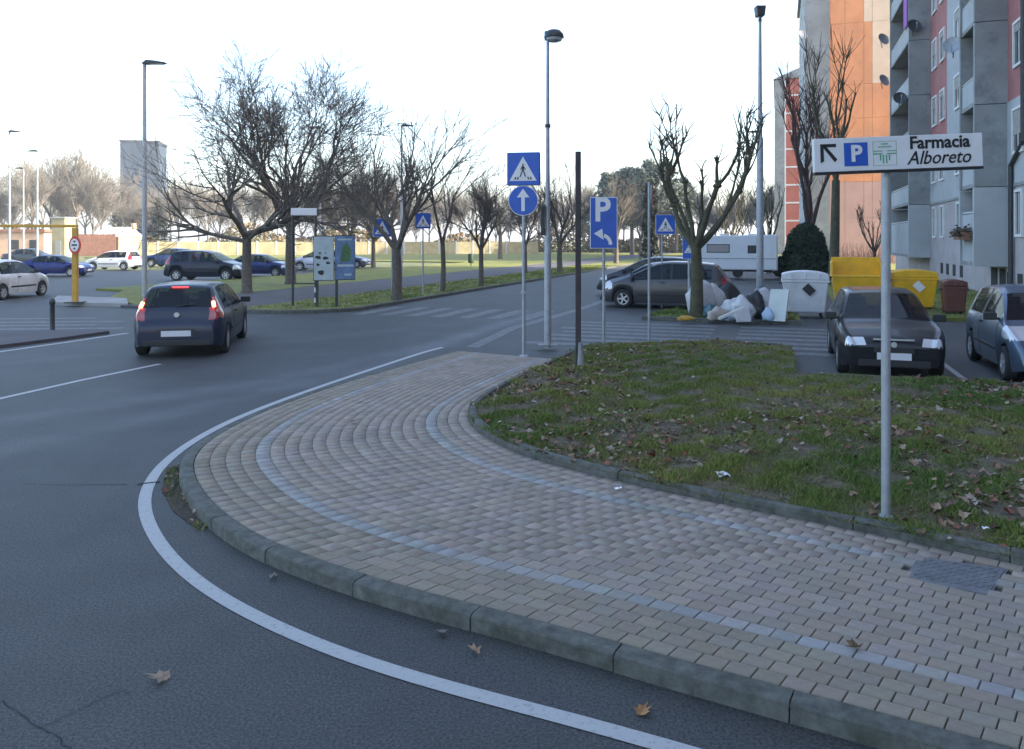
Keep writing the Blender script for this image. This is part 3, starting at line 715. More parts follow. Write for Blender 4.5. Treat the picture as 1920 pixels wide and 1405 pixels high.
HB = 30.0
b1 = block(0, 0, 'grey concrete and pink apartment block with stacked balconies at the right edge')
T0, T1 = -46, 31
lb(b1, 'ground_floor_wall', M['tan'], T0, T1, -12, 0.0, 0, 4.3)
lb(b1, 'lower_wall', M['pale_concrete'], T0, T1, -12, 0.03, 4.3, 7.4)
lb(b1, 'upper_wall', M['pink'], T0, T1, -12, 0.0, 7.4, HB)
lb(b1, 'roof_slab', M['concrete'], T0 - 0.3, T1 + 0.3, -12.3, 0.3, HB, HB + 0.5)
lb(b1, 'string_course', M['concrete'], T0, T1, 0.0, 0.06, 4.22, 4.34)
lb(b1, 'grey_wall', M['pale_concrete'], 3.6, 11.9, 0.0, 0.05, 7.4, HB)
zs = [3.1 + 3.1 * k for k in range(9)]
for ti, shs in ((-0.75, (0.25, 0.6, 0.2)), (-3.4, (0.1, 0.3, 0.2)), (6.0, (0.3, 0.1, 0.4)), (9.2, (0.3, 0.1, 0.4)), (13.2, (0.2, 0.5, 0.2)), (15.4, (0.5, 0.2, 0.4)), (28.0, (0.2, 0.2, 0.4))):
    for k, z in enumerate(zs[:8]):
        if k == 0: window(b1, ti, 0.0, z + 0.15, 0.7, 1.5, 0.0)
        else: window(b1, ti, 0.03 if k == 1 else (0.05 if 3.6 < ti < 11.9 else 0.0), z, 1.1, 1.45, shs[k % 3])
for ti in (-0.8, 0.6, 8.8, 10.4, 12.0, 13.5): lb(b1, 'cellar_window', M['dark_void'], ti - 0.3, ti + 0.3, 0.001, 0.02, 0.55, 1.1)
dp_ = MB(); dp_.tube([(-0.05, 0.12, 0.2), (-0.05, 0.12, 5.0), (-1.6, 0.12, 5.7), (-1.6, 0.12, 30)], 0.085, 8); dp_.build('drainpipe', M['dark_metal'], b1, smooth=40)
def bay(e, t0, t1, o, nz=8, fl=('white',)):
    # concrete end fins, one panel per storey; balcony slabs and parapets between
    for tf in (t0, t1 - 0.22):
        for k in range(nz + 1):
            z0 = 1.3 if k == 0 else 4.3 + (k - 1) * 3.1
            z1 = (4.3 + k * 3.1) - 0.03
            lb(e, 'concrete_panel', M['pale_concrete'] if k == 0 else M['concrete'], tf, tf + 0.22, 0.002, o + (0.02 if k == 0 else 0.0) + 0.004 * (k % 2), z0, z1)
    for k in range(nz + 1):
        z0 = 1.3 if k == 0 else 4.3 + (k - 1) * 3.1
        lb(e, 'balcony_slab', M['concrete'], t0 + 0.223, t1 - 0.223, 0.002, o - 0.06, z0, z0 + 0.16)
        lb(e, 'parapet', M['pale_concrete'], t0 + 0.223, t1 - 0.223, o - 0.16, o - 0.07, z0 + 0.162, z0 + (2.0 if k == 0 else 1.05))
        r = MB(); r.tube([(t0 + 0.24, o - 0.1, z0 + (2.06 if k == 0 else 1.12)), (t1 - 0.24, o - 0.1, z0 + (2.06 if k == 0 else 1.12))], 0.03, 6); r.build('handrail', M['white_trim'], e)
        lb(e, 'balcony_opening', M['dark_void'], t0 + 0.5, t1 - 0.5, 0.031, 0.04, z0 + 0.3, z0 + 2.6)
        w = 0.9
        for q in range(2):
            xx = t0 + (t1 - t0) * (0.34 + 0.32 * q)
            window(e, xx, 0.045, z0 + 1.45, w, 2.0, 0.35 if (k + q) % 3 == 0 else 0.0)
bay(b1, 0.8, 3.5, 1.1); bay(b1, 16.8, 25.0, 1.1)
fb = MB(); fb.box((2.15, 1.25, 2.45), (1.7, 0.3, 0.3)); fbox = fb.build('flower_box', M['wood_fence'], b1)
rr = random.Random(5); fp = MB()
for i in range(260):
    p = Vector((2.15 + rr.uniform(-.9, .9), 1.27 + rr.gauss(0, .17), 2.55 + abs(rr.gauss(0, .17)) - 0.12)); a = rr.uniform(0, 6.28); d = Vector((math.cos(a), math.sin(a), rr.uniform(-.6, .6))) * 0.1; e_ = Vector((-d.y, d.x, rr.uniform(-.05, .1))) * 0.6
    fp.add([p - d, p + e_, p + d, p - e_], [(0, 1, 2, 3)])
pln = fp.build('trailing_plant', M['soil'], fbox); pln['kind'] = 'stuff'
lb(b1, 'garage_opening', M['dark_void'], 1.1, 1.9, 0.001, 0.03, 0.2, 1.2); lb(b1, 'garage_opening', M['dark_void'], 2.3, 3.2, 0.001, 0.03, 0.2, 1.2)
lb(b1, 'purple_cloth', M['graffiti'], 17.3, 18.6, 1.1, 1.14, 14.6, 17.2)
for x, y, z, m, an, s in ((16.6, 0.9, 14.3, 'dark_metal', 1.9, 0.4), (17.4, 1.5, 10.4, 'dark_metal', 1.7, 0.38), (25.2, 1.5, 12.9, 'galv', 2.3, 0.42), (25.0, 1.55, 15.6, 'galv', 2.2, 0.42), (8.0, 0.5, 11.2, 'galv', 1.2, 0.42)):
    dish(b1, x, y, z, M[m], an, s)

b2 = block(50, 5.35, 'tall apartment block with an orange and peach stepped end wall')
lb(b2, 'core_wall', M['pale_concrete'], 0, 36, -14, 0, 0, 33)
lb(b2, 'corner_pier', M['concrete'], -0.35, 1.4, -1.95, 0.25, 0, 33.5)
lb(b2, 'corner_pier', M['concrete'], -0.35, 1.2, -14, -9.2, 0, 33.5)
# end wall panels: (y0,y1,z0,z1,material), y runs from the left pier to the right
def ez(py): return CAM_H + (HZ - py) / F * 77.0
def ey(px): return -((px - 1508) / F * 77.0) * 1.02
cols_ = [1545, 1571, 1603, 1617, 1650, 1680]
rows_ = [(-140, 'peach'), (45, None), (160, None), (223, None), (342, None), (409, None), (500, None)]
grid = {0: ['orange'] * 5 + ['rose'] * 2, 1: ['peach', 'orange', 'orange', 'orange', 'orange', 'rose', 'rose'], 2: ['peach', 'peach', 'orange', 'orange', 'orange', 'rose', 'rose'],
        3: ['peach', 'peach', 'peach', 'orange', 'orange', 'rose', 'rose'], 4: ['peach', 'peach', 'peach', 'peach', 'orange', 'rose', 'rose']}
yb = [-140, 0, 45, 160, 223, 342, 409, 560]
yb = [-160, -40, 45, 160, 223, 342, 409, 520]
for ci in range(5):
    ya, ybq = ey(cols_[ci]), ey(cols_[ci + 1])
    for ri in range(7):
        z1_, z0_ = ez(yb[ri]), (ez(yb[ri + 1]) if ri < 6 else 0.0)
        mm = grid[ci if ci < 4 else 4][ri]
        lb(b2, 'wall_panel', M[mm], -0.2, -0.001, ybq + 0.012, ya - 0.012, z0_ + 0.02, z1_)
lb(b2, 'roof_slab', M['concrete'], -0.4, 36.4, -14.3, 0.3, 33.5, 34)
for k in range(10):
    for x in (4, 10, 16, 22, 28, 33): window(b2, x, 0.0, 2.6 + k * 3.1, 1.3, 1.5, 0.3 if (k + x) % 2 else 0.0)
for y, z in ((0.55, 22.2), (-9.8, 21.6)): dish(b2, -0.6, y, z, M['galv'], 2.0, 0.5)
b3 = block(104, 8.6, 'distant red apartment block with white horizontal bands and a grey pier')
lb(b3, 'core_wall', M['pale_concrete'], 0, 34, -14, 0, 0, 28.4)
lb(b3, 'corner_pier', M['concrete'], -0.3, 1.2, -1.4, 0.15, 0, 28.2)
for k in range(10):
    z0 = k * 2.9 - 0.4 if k else 0
    lb(b3, 'wall_panel', M['brick_red'], -0.2, -0.001, -14, -1.41, z0 + 0.14, k * 2.9 + 2.5 - 0.14)
    lb(b3, 'white_band', M['white_trim'], -0.26, -0.002, -14, -1.41, k * 2.9 + 2.5 - 0.12, k * 2.9 + 2.5 + 0.12)
lb(b3, 'vertical_trim', M['white_trim'], -0.28, -0.003, -1.62, -1.415, 0, 28.2)
rf = MB(); rf.add([(-0.5, 0.3, 28.42), (-0.5, -14.3, 28.42), (-0.5, -7, 31.4), (34.5, 0.3, 28.42), (34.5, -14.3, 28.42), (34.5, -7, 31.4)], [(0, 2, 1), (3, 4, 5), (0, 3, 5, 2), (1, 2, 5, 4), (0, 1, 4, 3)]); rf.build('roof', M['concrete'], b3)
for k in range(9):
    for x in (5, 12, 19, 26): window(b3, x, 0.0, 2.6 + k * 2.9, 1.3, 1.5, 0.0)

# ------------------------------------------------------------------ lettering
def text_mesh(name, body, size, m, parent, loc, shear=0.0, bold=0.0, sx=1.0, depth=0.0015):
    cu = bpy.data.curves.new('tmp_text', 'FONT'); cu.body = body; cu.size = size; cu.shear = shear; cu.offset = bold; cu.extrude = depth; cu.align_x = 'CENTER'; cu.align_y = 'CENTER'; cu.resolution_u = 3
    to = bpy.data.objects.new('tmp_text', cu); col.objects.link(to)
    dg = bpy.context.evaluated_depsgraph_get(); me = bpy.data.meshes.new_from_object(to.evaluated_get(dg))
    bpy.data.objects.remove(to); bpy.data.curves.remove(cu)
    me.name = name; me.materials.clear(); me.materials.append(m)
    for v in me.vertices: x, y, z = v.co; v.co = (x * sx, -z, y)          # into the x-z plane, facing -y
    return link(name, me, parent, loc)
def polyface(name, polys, m, parent, y, th=0.003):    # flat shapes on a sign face that looks to -y
    mb = MB()
    for p in polys: mb.xprism(p, y - th, y)
    return mb.build(name, m, parent)
def pole(parent, h, r, m, name='pole', x=0, y=0, z=0, taper=1.0):
    mb = MB(); mb.tube([(x, y, z - 0.05), (x, y, z + h * 0.5), (x, y, z + h)], [r, r * (1 + taper) / 2, r * taper], 12); return mb.build(name, m, parent, smooth=40)
def clamp(parent, z, r, y=-0.0):
    mb = MB(); mb.tube([(0, 0, z - 0.03), (0, 0, z + 0.03)], r * 1.25, 12); mb.box((0, -r * 1.4, z), (0.09, 0.03, 0.05)); return mb.build('clamp', M['galv'], parent)
def facing(p, extra=0.0): return math.atan2(-p.x, p.y) * -1 * -1 + extra

def ped_symbol(parent, cx, cz, s, y):
    """white triangle with a walking figure over stripes; s = side of the blue square"""
    h = s * 0.74; b = s * 0.42
    polyface('white_triangle', [[(cx - b, cz - h * 0.5), (cx + b, cz - h * 0.5), (cx, cz + h * 0.5)]], M['white_sign'], parent, y)
    y2 = y - 0.0035; k = s
    fig = [[(cx + k * .03 * math.cos(a), cz + k * .115 + k * .03 * math.sin(a)) for a in [i * math.pi / 4 for i in range(8)]],
           [(cx - .035 * k, cz + .08 * k), (cx + .035 * k, cz + .08 * k), (cx + .03 * k, cz - .05 * k), (cx - .03 * k, cz - .05 * k)],
           [(cx - .03 * k, cz - .05 * k), (cx + .005 * k, cz - .05 * k), (cx - .07 * k, cz - .25 * k), (cx - .11 * k, cz - .25 * k)],
           [(cx - .005 * k, cz - .05 * k), (cx + .03 * k, cz - .05 * k), (cx + .1 * k, cz - .25 * k), (cx + .06 * k, cz - .25 * k)],
           [(cx + .03 * k, cz + .075 * k), (cx + .09 * k, cz - .03 * k), (cx + .07 * k, cz - .04 * k), (cx + .015 * k, cz + .04 * k)],
           [(cx - .03 * k, cz + .075 * k), (cx - .09 * k, cz - .03 * k), (cx - .07 * k, cz - .04 * k), (cx - .015 * k, cz + .04 * k)]]
    polyface('walking_figure', fig, M['black_ink'], parent, y2)
    st = []
    for i in (-3, -2, 2, 3):
        x = cx + i * .085 * k; st.append([(x - .022 * k, cz - .33 * k), (x + .03 * k, cz - .33 * k), (x + .022 * k - i * .012 * k, cz - .25 * k), (x - .015 * k - i * .012 * k, cz - .25 * k)])
    polyface('stripes', st, M['black_ink'], parent, y2)
def box_sign(root, z, s, depth=0.14):
    bx = MB(); bx.box((0, 0, z), (s, depth, s)); b = bx.build('sign_box', M['dark_metal'], root, bevel=0.01)
    f = MB(); f.box((0, -depth / 2 - 0.004, z), (s * 0.985, 0.008, s * 0.985)); fa = f.build('sign_face', M['blue_sign'], root)
    ped_symbol(fa, 0, z, s, -depth / 2 - 0.0085)
    f = MB(); f.box((0, depth / 2 + 0.004, z), (s * 0.985, 0.008, s * 0.985)); f.build('sign_face', M['blue_sign'], root)
def sign_root(px, py, z, label, rz, cat='sign', group=None):
    p = gp(px, py, z); r = empty('road_sign', (p.x, p.y, z), rz); tag(r, label, cat, group); return r, p
G = 'road signs around the junction'
r, p = sign_root(982, 668, KZ, 'blue zebra crossing box sign above a round straight-ahead arrow sign', R(-11), group=G)
pole(r, 3.8, 0.032, M['galv']); 
e_ = MB(); e_.lathe([(0.09, 0), (0.07, 0.02), (0.035, 0.03)], 12); e_.build('base_collar', M['galv'], r)
box_sign(r, 3.54, 0.62)
d = MB(); d.lathe([(0.285, -0.012), (0.285, 0.012)], 32, 'Y', (0, -0.05, 2.94)); d.build('round_plate', M['white_sign'], r)
d = MB(); d.lathe([(0.272, -0.004), (0.272, 0.004)], 32, 'Y', (0, -0.066, 2.94)); dd_ = d.build('blue_disc', M['blue_sign'], r)
polyface('arrow', [[(-0.033, 2.74), (0.033, 2.74), (0.033, 3.0), (-0.033, 3.0)], [(-0.12, 3.0), (0.12, 3.0), (0, 3.16)]], M['white_sign'], r, -0.071)
clamp(r, 2.85, 0.032); clamp(r, 3.03, 0.032); clamp(r, 1.2, 0.036)

r, p = sign_root(1132, 650, KZ, 'tall blue parking sign with a P and bent left arrow', R(-8), group=G)
pole(r, 3.05, 0.03, M['galv'])
q = MB(); q.box((0, -0.045, 2.55), (0.56, 0.02, 1.06)); q.build('back_plate', M['white_sign'], r, bevel=0.005)
q = MB(); q.box((0, -0.058, 2.55), (0.53, 0.006, 1.03)); pf = q.build('blue_face', M['blue_sign'], r)
text_mesh('letter_p', 'P', 0.68, M['white_sign'], r, (-0.03, -0.063, 2.8), bold=0.018, sx=0.95)
arc = [(0.11 + 0.0, 2.1)]
cxa, cza, rad = -0.05, 2.1, 0.19
pts_o = [(cxa + (rad + .035) * math.cos(a), cza + (rad + .035) * math.sin(a) * 1.05) for a in [R(x) for x in range(0, 80, 8)]]
pts_i = [(cxa + (rad - .035) * math.cos(a), cza + (rad - .035) * math.sin(a) * 1.05) for a in [R(x) for x in range(72, -1, -8)]]
polys = [[(pts_o[i]), (pts_o[i + 1]), (pts_i[-2 - i]), (pts_i[-1 - i])] for i in range(len(pts_o) - 1)]
polyface('left_arrow', polys + [[(-0.2, 2.33), (-0.03, 2.43), (-0.0, 2.2)]], M['white_sign'], r, -0.0615)
clamp(r, 2.2, 0.03); clamp(r, 2.9, 0.03)

r, p = sign_root(1217, 641, KZ, 'thin grey post with a small disc sign seen edge-on', R(78), group=G)
pole(r, 3.45, 0.028, M['galv'])
q = MB(); q.lathe([(0.28, -0.008), (0.28, 0.008)], 28, 'Y', (0, -0.05, 3.1)); q.build('round_plate', M['galv'], r)
q = MB(); q.lathe([(0.27, -0.002), (0.27, 0.002)], 28, 'Y', (0, -0.061, 3.1)); q.build('red_face', M['red_ink'], r)

def plain_ped(px, py, z, zc, s, label, rz, rp=0.026, offx=0.0, ratio=1.0):
    r, p = sign_root(px, py, z, label, rz, group=G); pole(r, zc + s * 0.45, rp, M['galv'])
    q = MB(); q.box((offx, -0.04, zc), (s, 0.02, s * ratio)); q.build('sign_plate', M['white_sign'], r)
    q = MB(); q.box((offx, -0.0525, zc), (s * 0.96, 0.005, s * ratio * 0.97)); f = q.build('blue_face', M['blue_sign'], r); ped_symbol(f, offx, zc, s * 0.95, -0.0555); clamp(r, zc, rp)
plain_ped(1241, 577, 0.0, 2.82, 0.66, 'blue zebra crossing sign in front of the grey car, left of the pollarded tree', R(-8), offx=0.12)
plain_ped(1292, 584, 0.09, 1.98, 0.5, 'small low blue crossing sign against the pollarded trunk', R(-20), rp=0.04, offx=0.06, ratio=1.45)
plain_ped(735, 561, 0.09, 2.66, 0.68, 'blue crossing sign among the trees, mounted left of its pole', R(10), offx=-0.36)
r, p = sign_root(793, 552, 0.09, 'dark-edged blue crossing box sign between two young trees', R(8), group=G)
pole(r, 3.4, 0.03, M['galv']); box_sign(r, 2.98, 0.62)

# pharmacy direction sign
r, p = sign_root(1661, 974, 0.14, 'white pharmacy direction sign with black arrow and blue P on tall pole', R(0), group=G)
pole(r, 2.92, 0.034, M['galv']); e_ = MB(); e_.lathe([(0.07, 0.0), (0.055, 0.03), (0.036, 0.04)], 12); e_.build('base_collar', M['concrete'], r)
sb = empty('sign_board', (0, 0, 0)); 
MT = Matrix.Rotation(R(-2.2), 4, 'Y')
bd = MB(); bd.box((0, 0, 0), (1.285, 0.045, 0.255)); board = bd.build('board', M['white_sign'], r, bevel=0.004); bpy.data.objects.remove(sb)
board.location = (0.055, -0.065, 2.825); board.rotation_euler = (0, R(-2.2), 0)
bd = MB(); bd.box((0, 0.0, -0.1375), (1.285, 0.055, 0.02)); bd.build('lower_rail', M['black_ink'], board)
yf = -0.0235
def rot(pts, cx, cz, a): return [(cx + x * math.cos(a) - z * math.sin(a), cz + x * math.sin(a) + z * math.cos(a)) for x, z in pts]
polyface('arrow', [[(-0.595, 0.085), (-0.475, 0.085), (-0.475, 0.06), (-0.595, 0.06)], [(-0.595, 0.06), (-0.57, 0.06), (-0.57, -0.045), (-0.595, -0.06)], [(-0.575, 0.06), (-0.555, 0.072), (-0.468, -0.035), (-0.488, -0.055)]], M['black_ink'], board, yf)
polyface('parking_square', [[(-0.415, -0.09), (-0.235, -0.09), (-0.235, 0.088), (-0.415, 0.088)]], M['blue_sign'], board, yf, 0.002)
text_mesh('letter_p', 'P', 0.17, M['white_sign'], board, (-0.323, yf - 0.003, 0.0), bold=0.006)
cg = []
cx0 = -0.105
for o_, wv in ((0.0, 0.008), (0.022, 0.006)):
    for sx in (-1, 1):
        cg.append([(cx0 + sx * (0.012 + o_) - 0.005, -0.078 + o_), (cx0 + sx * (0.012 + o_) + 0.005, -0.078 + o_), (cx0 + sx * (0.012 + o_) + 0.005, -0.012), (cx0 + sx * (0.012 + o_) - 0.005, -0.012)])
        cg.append([(cx0 + sx * 0.018, 0.012 + o_ - 0.02), (cx0 + sx * 0.085, 0.012 + o_ - 0.02), (cx0 + sx * 0.085, 0.012 + o_ - 0.02 + wv), (cx0 + sx * 0.018, 0.012 + o_ - 0.02 + wv)])
    cg.append([(cx0 - 0.05 + o_, 0.045 + o_), (cx0 + 0.05 - o_, 0.045 + o_), (cx0 + 0.05 - o_, 0.052 + o_), (cx0 - 0.05 + o_, 0.052 + o_)])
polyface('green_cross', cg, M['green_ink'], board, yf)
bz = []
for a, b, c, d_ in ((-0.195, -0.015, -0.094, -0.0915), (-0.195, -0.015, 0.0885, 0.091), (-0.195, -0.1925, -0.0915, 0.0885), (-0.0175, -0.015, -0.0915, 0.0885)): bz.append([(a, c), (b, c), (b, d_), (a, d_)])
polyface('cross_border', bz, M['green_ink'], board, yf, 0.0015)
text_mesh('word_farmacia', 'Farmacia', 0.132, M['black_ink'], board, (0.315, yf - 0.0015, 0.066), bold=0.0035, sx=0.98)
text_mesh('word_alboreto', 'Alboreto', 0.145, M['black_ink'], board, (0.305, yf - 0.0015, -0.05), shear=0.3, bold=0.001, sx=0.9)
for x in (0.0,):
    clamp(r, 2.76, 0.034); clamp(r, 2.88, 0.034)

# dark brown post with a pale sleeve at its foot
pp = gp(1084, 684, KZ + 0.05); r = empty('dark_post', (pp.x, pp.y, KZ + 0.02)); tag(r, 'tall bare dark brown post rising from the lawn corner', 'post')
q = MB(); q.box((0, 0, 1.85), (0.095, 0.095, 3.7)); q.build('post', M['brown_metal'], r, bevel=0.012)
q = MB(); q.tube([(0.045, -0.06, 0), (0.035, -0.06, 0.42)], [0.065, 0.035], 10); q.build('foot_sleeve', M['concrete'], r, smooth=40)

# ------------------------------------------------------------------ street lamps
GL = 'street lamps'
def lamp(px, py, z, H, label, head, side=1, r0=0.075, sleeve=None, rz=0.0, arm=0.0, Y=None):
    p = gp(px, py, z) if Y is None else Vector(((px - CX) / F * Y, Y, z)); e = empty('street_lamp', (p.x, p.y, z), rz); tag(e, label, 'street lamp', GL)
    if sleeve: 
        mb = MB(); mb.tube([(0, 0, -0.05), (0, 0, sleeve), (0, 0, sleeve + 0.1)], [r0 * 1.5, r0 * 1.4, r0], 12); mb.build('lower_pole', M['galv'], e, smooth=40)
        mb = MB(); mb.tube([(0, 0, sleeve + 0.1), (0, 0, H)], [r0, r0 * 0.6], 12); mb.build('upper_pole', M['galv'], e, smooth=40)
    else:
        mb = MB(); mb.tube([(0, 0, -0.05), (0, 0, H * 0.5), (0, 0, H)], [r0, r0 * 0.85, r0 * 0.65], 12); mb.build('pole', M['galv'], e, smooth=40)
    if head == 'flat':
        mb = MB(); mb.xprism([(-0.08 * side, H - 0.02), (0.1 * side, H + 0.13), (0.45 * side, H + 0.1), (0.85 * side, H + 0.03), (0.85 * side, H + 0.0), (0.1 * side, H - 0.03)], -0.14, 0.14); mb.build('lamp_head', M['dark_metal'], e, bevel=0.01)
        mb = MB(); mb.box((0.5 * side, 0, H - 0.022), (0.5, 0.2, 0.02)); mb.build('lens', M['white_trim'], e)
    elif head == 'globe':
        mb = MB(); mb.lathe([(0.02, 0.13), (0.13, 0.1), (0.2, 0.02), (0.21, -0.05), (0.19, -0.06)], 20, 'Z', (0.13 * side, 0, H)); mb.build('lamp_head', M['dark_metal'], e, smooth=40)
        mb = MB(); mb.lathe([(0.185, -0.062), (0.16, -0.11), (0.08, -0.14), (0.01, -0.145)], 20, 'Z', (0.13 * side, 0, H)); mb.build('lens', M['lamp_glass'], e, smooth=40)
        mb = MB(); mb.tube([(0, 0, H - 0.1), (0, 0, H + 0.08)], 0.07, 10); mb.build('bracket', M['dark_metal'], e)
    elif head == 'box':
        mb = MB(); mb.xprism([(-0.2, H + 0.42), (0.2, H + 0.42), (0.15, H), (-0.15, H)], -0.2, 0.2); mb.build('lamp_head', M['dark_metal'], e, bevel=0.02)
        mb = MB(); mb.lathe([(0.08, -0.2), (0.05, 0.02)], 12, 'Z', (0, 0, H)); mb.build('bracket', M['dark_metal'], e)
    return e, p
e, p = lamp(1027, 647, KZ, 6.48, 'round-headed lamp post standing behind the blue arrow sign', 'globe', 1, 0.05, sleeve=2.3)
mb = MB(); mb.box((-0.1, 0, 2.6), (0.09, 0.14, 0.62)); mb.build('control_box', M['dark_metal'], e, bevel=0.01)
mb = MB(); mb.tube([(0, 0, 4.55), (0, 0, 4.62)], 0.06, 10); mb.build('band', M['dark_metal'], e)
mb = MB(); mb.prism([(-.2, -.12), (.2, -.12), (.2, .12), (-.2, .12)], 0, 0.012); mb.build('base_plate', M['concrete'], e)
lamp(1425, 549, 0.1, 11.5, 'tallest lamp post with a square head, behind the rubbish bags', 'box', 1, 0.1, sleeve=6.4)
lamp(271, 556, 0.09, 9.1, 'lamp post with a flat head rising behind the moving car', 'flat', 1, 0.1)
lamp(18, 0, 0, 10.4, 'leftmost lamp post over the car park', 'flat', 1, 0.09, Y=60)
lamp(70, 0, 0, 9.6, 'lamp post with its head to the left, second from the left edge', 'flat', -1, 0.09, Y=66)
lamp(44, 0, 0, 9.6, 'farthest small lamp post of the left car park', 'flat', -1, 0.09, Y=82)
lamp(753, 0, 0.09, 9.9, 'lamp post among the young trees beside the path', 'flat', 1, 0.09, Y=54)
lamp(600, 0, 0.09, 9.9, 'lamp post hidden in the crown of the biggest bare tree', 'flat', -1, 0.09, Y=55)
lamp(1421, 0, 0.1, 10.0, 'lamp post with a long arm to the left, behind the tallest lamp', 'flat', -1, 0.11, Y=58)

# ------------------------------------------------------------------ height barrier, bollard, boards
bp_ = gp(141, 568, 0.12); e = empty('height_barrier', (bp_.x, bp_.y, 0.12), R(4)); tag(e, 'yellow height barrier gate at the car park entrance', 'barrier')
mb = MB(); mb.box((0, 0, 1.3), (0.17, 0.17, 2.6)); mb.build('post', M['yellow'], e, bevel=0.02)
mb = MB(); mb.box((0, 0, 0.02), (0.55, 0.45, 0.04)); mb.build('base_plate', M['dark_metal'], e)
mb = MB(); mb.box((-3.1, 0, 2.66), (6.4, 0.1, 0.1)); mb.build('beam', M['yellow'], e, bevel=0.02)
mb = MB(); mb.box((-6.2, 0, 1.3), (0.2, 0.2, 2.6)); mb.build('post', M['yellow'], e, bevel=0.02)
mb = MB(); mb.lathe([(0.31, -0.01), (0.31, 0.01)], 28, 'Y'); s_ = mb.build('limit_sign', M['red_ink'], e); s_.location = (0.08, -0.2, 2.0); s_.rotation_euler = (0, 0, R(-30))
mb = MB(); mb.lathe([(0.22, -0.003), (0.22, 0.003)], 28, 'Y', (0, -0.0135, 0)); mb.build('white_disc', M['white_sign'], s_)
polyface('symbol', [[(-0.09, .15), (0.09, .15), (0, .07)], [(-0.09, -.15), (0.09, -.15), (0, -.07)], [(-0.14, -.03), (0.14, -.03), (0.14, .03), (-0.14, .03)]], M['black_ink'], s_, -0.017)
e.scale = (1, 1, 1)
p = gp(98, 620, 0.0); mb = MB(); mb.lathe([(0.075, 0), (0.06, 0.03), (0.058, 0.66), (0.07, 0.68), (0.07, 0.76), (0.058, 0.79), (0.02, 0.82)], 14)
o = mb.build('bollard', M['dark_metal'], None, (p.x, p.y, 0), smooth=35); tag(o, 'slim dark bollard beside the traffic island', 'bollard')

p = gp(547, 574, 0.09); e = empty('street_name_sign', (p.x, p.y, 0.09), R(8)); tag(e, 'blank white street name plate on two dark posts', 'street sign')
for x in (0.03, 0.78):
    mb = MB(); mb.tube([(x, 0, -0.05), (x, 0, 3.3)], 0.04, 10); mb.build('post', M['dark_metal'], e, smooth=40)
mb = MB(); mb.box((0.4, -0.06, 3.15), (0.84, 0.03, 0.24)); mb.build('name_plate', M['white_sign'], e, bevel=0.005)
for z in (0.45, 1.2, 0.1):
    mb = MB(); mb.tube([(0.78, 0, z), (0.78, 0, z + (0.28 if z > 1 else 0.16))], 0.046, 10); mb.build('white_band', M['white_sign'], e)
mb = MB(); mb.tube([(0.03, 0, 0.75), (0.78, 0, 0.75)], 0.022, 6); mb.build('rail', M['dark_metal'], e)
p = gp(627, 575, 0.09); e = empty('notice_board', (p.x, p.y, 0.09), R(12)); e.scale = (.93, .93, .93); tag(e, 'notice board with a pale poster and a blue green poster on short legs', 'notice board')
for x in (-0.6, 0.08): 
    mb = MB(); mb.box((x, 0.03, 0.5), (0.1, 0.06, 1.0)); mb.build('leg', M['dark_metal'], e)
mb = MB(); mb.box((-0.37, 0, 1.72), (0.72, 0.06, 1.6)); mb.build('panel', M['dark_metal'], e)
mb = MB(); mb.box((0.37, 0, 1.74), (0.72, 0.06, 1.6)); mb.build('panel', M['dark_metal'], e)
polyface('poster', [[(-0.71, 0.95), (-0.03, 0.95), (-0.03, 2.49), (-0.71, 2.49)]], M['poster_pale'], e, -0.031)
polyface('poster', [[(0.03, 0.97), (0.71, 0.97), (0.71, 2.51), (0.03, 2.51)]], M['poster_blue'], e, -0.031)
rr = random.Random(4); bl = []
for cx_, cz_, s_ in ((-0.55, 1.75, .13), (-0.3, 1.72, .11), (-0.22, 1.55, .09), (-0.45, 1.22, .16), (-0.58, 1.5, .08), (-0.5, 1.9, .06), (-0.3, 1.9, .05)):
    bl.append([(cx_ + s_ * rr.uniform(.5, 1.1) * math.cos(a), cz_ + s_ * rr.uniform(.35, .75) * math.sin(a)) for a in [k * math.pi / 4 for k in range(8)]])
for q_ in bl: polyface('print', [q_], M['black_ink'], e, -0.0345)
polyface('print', [[(0.2, 1.6), (0.55, 1.6), (0.6, 2.0), (0.42, 2.3), (0.25, 2.1)]], M['poster_green'], e, -0.0345)
for q_ in ([(0.1, 1.42), (0.66, 1.42), (0.66, 1.5), (0.1, 1.5)], [(0.35, 1.1), (0.6, 1.1), (0.6, 1.17), (0.35, 1.17)], [(0.12, 2.36), (0.6, 2.36), (0.6, 2.42), (0.12, 2.42)]): polyface('print', [q_], M['poster_pale'], e, -0.0345)
p = gp(883, 499, 0.09); mb = MB(); mb.lathe([(0.16, 0.25), (0.24, 0.3), (0.27, 0.95), (0.24, 1.02), (0.05, 1.06)], 14); o = mb.build('litter_bin', M['green_bin'], None, (p.x, p.y, 0.09), smooth=40)
e = o; mb = MB(); mb.tube([(0, 0, 0), (0, 0, 0.3)], 0.04, 8); mb.build('stand', M['dark_metal'], e); tag(e, 'small dark green litter bin on the park grass', 'litter bin')

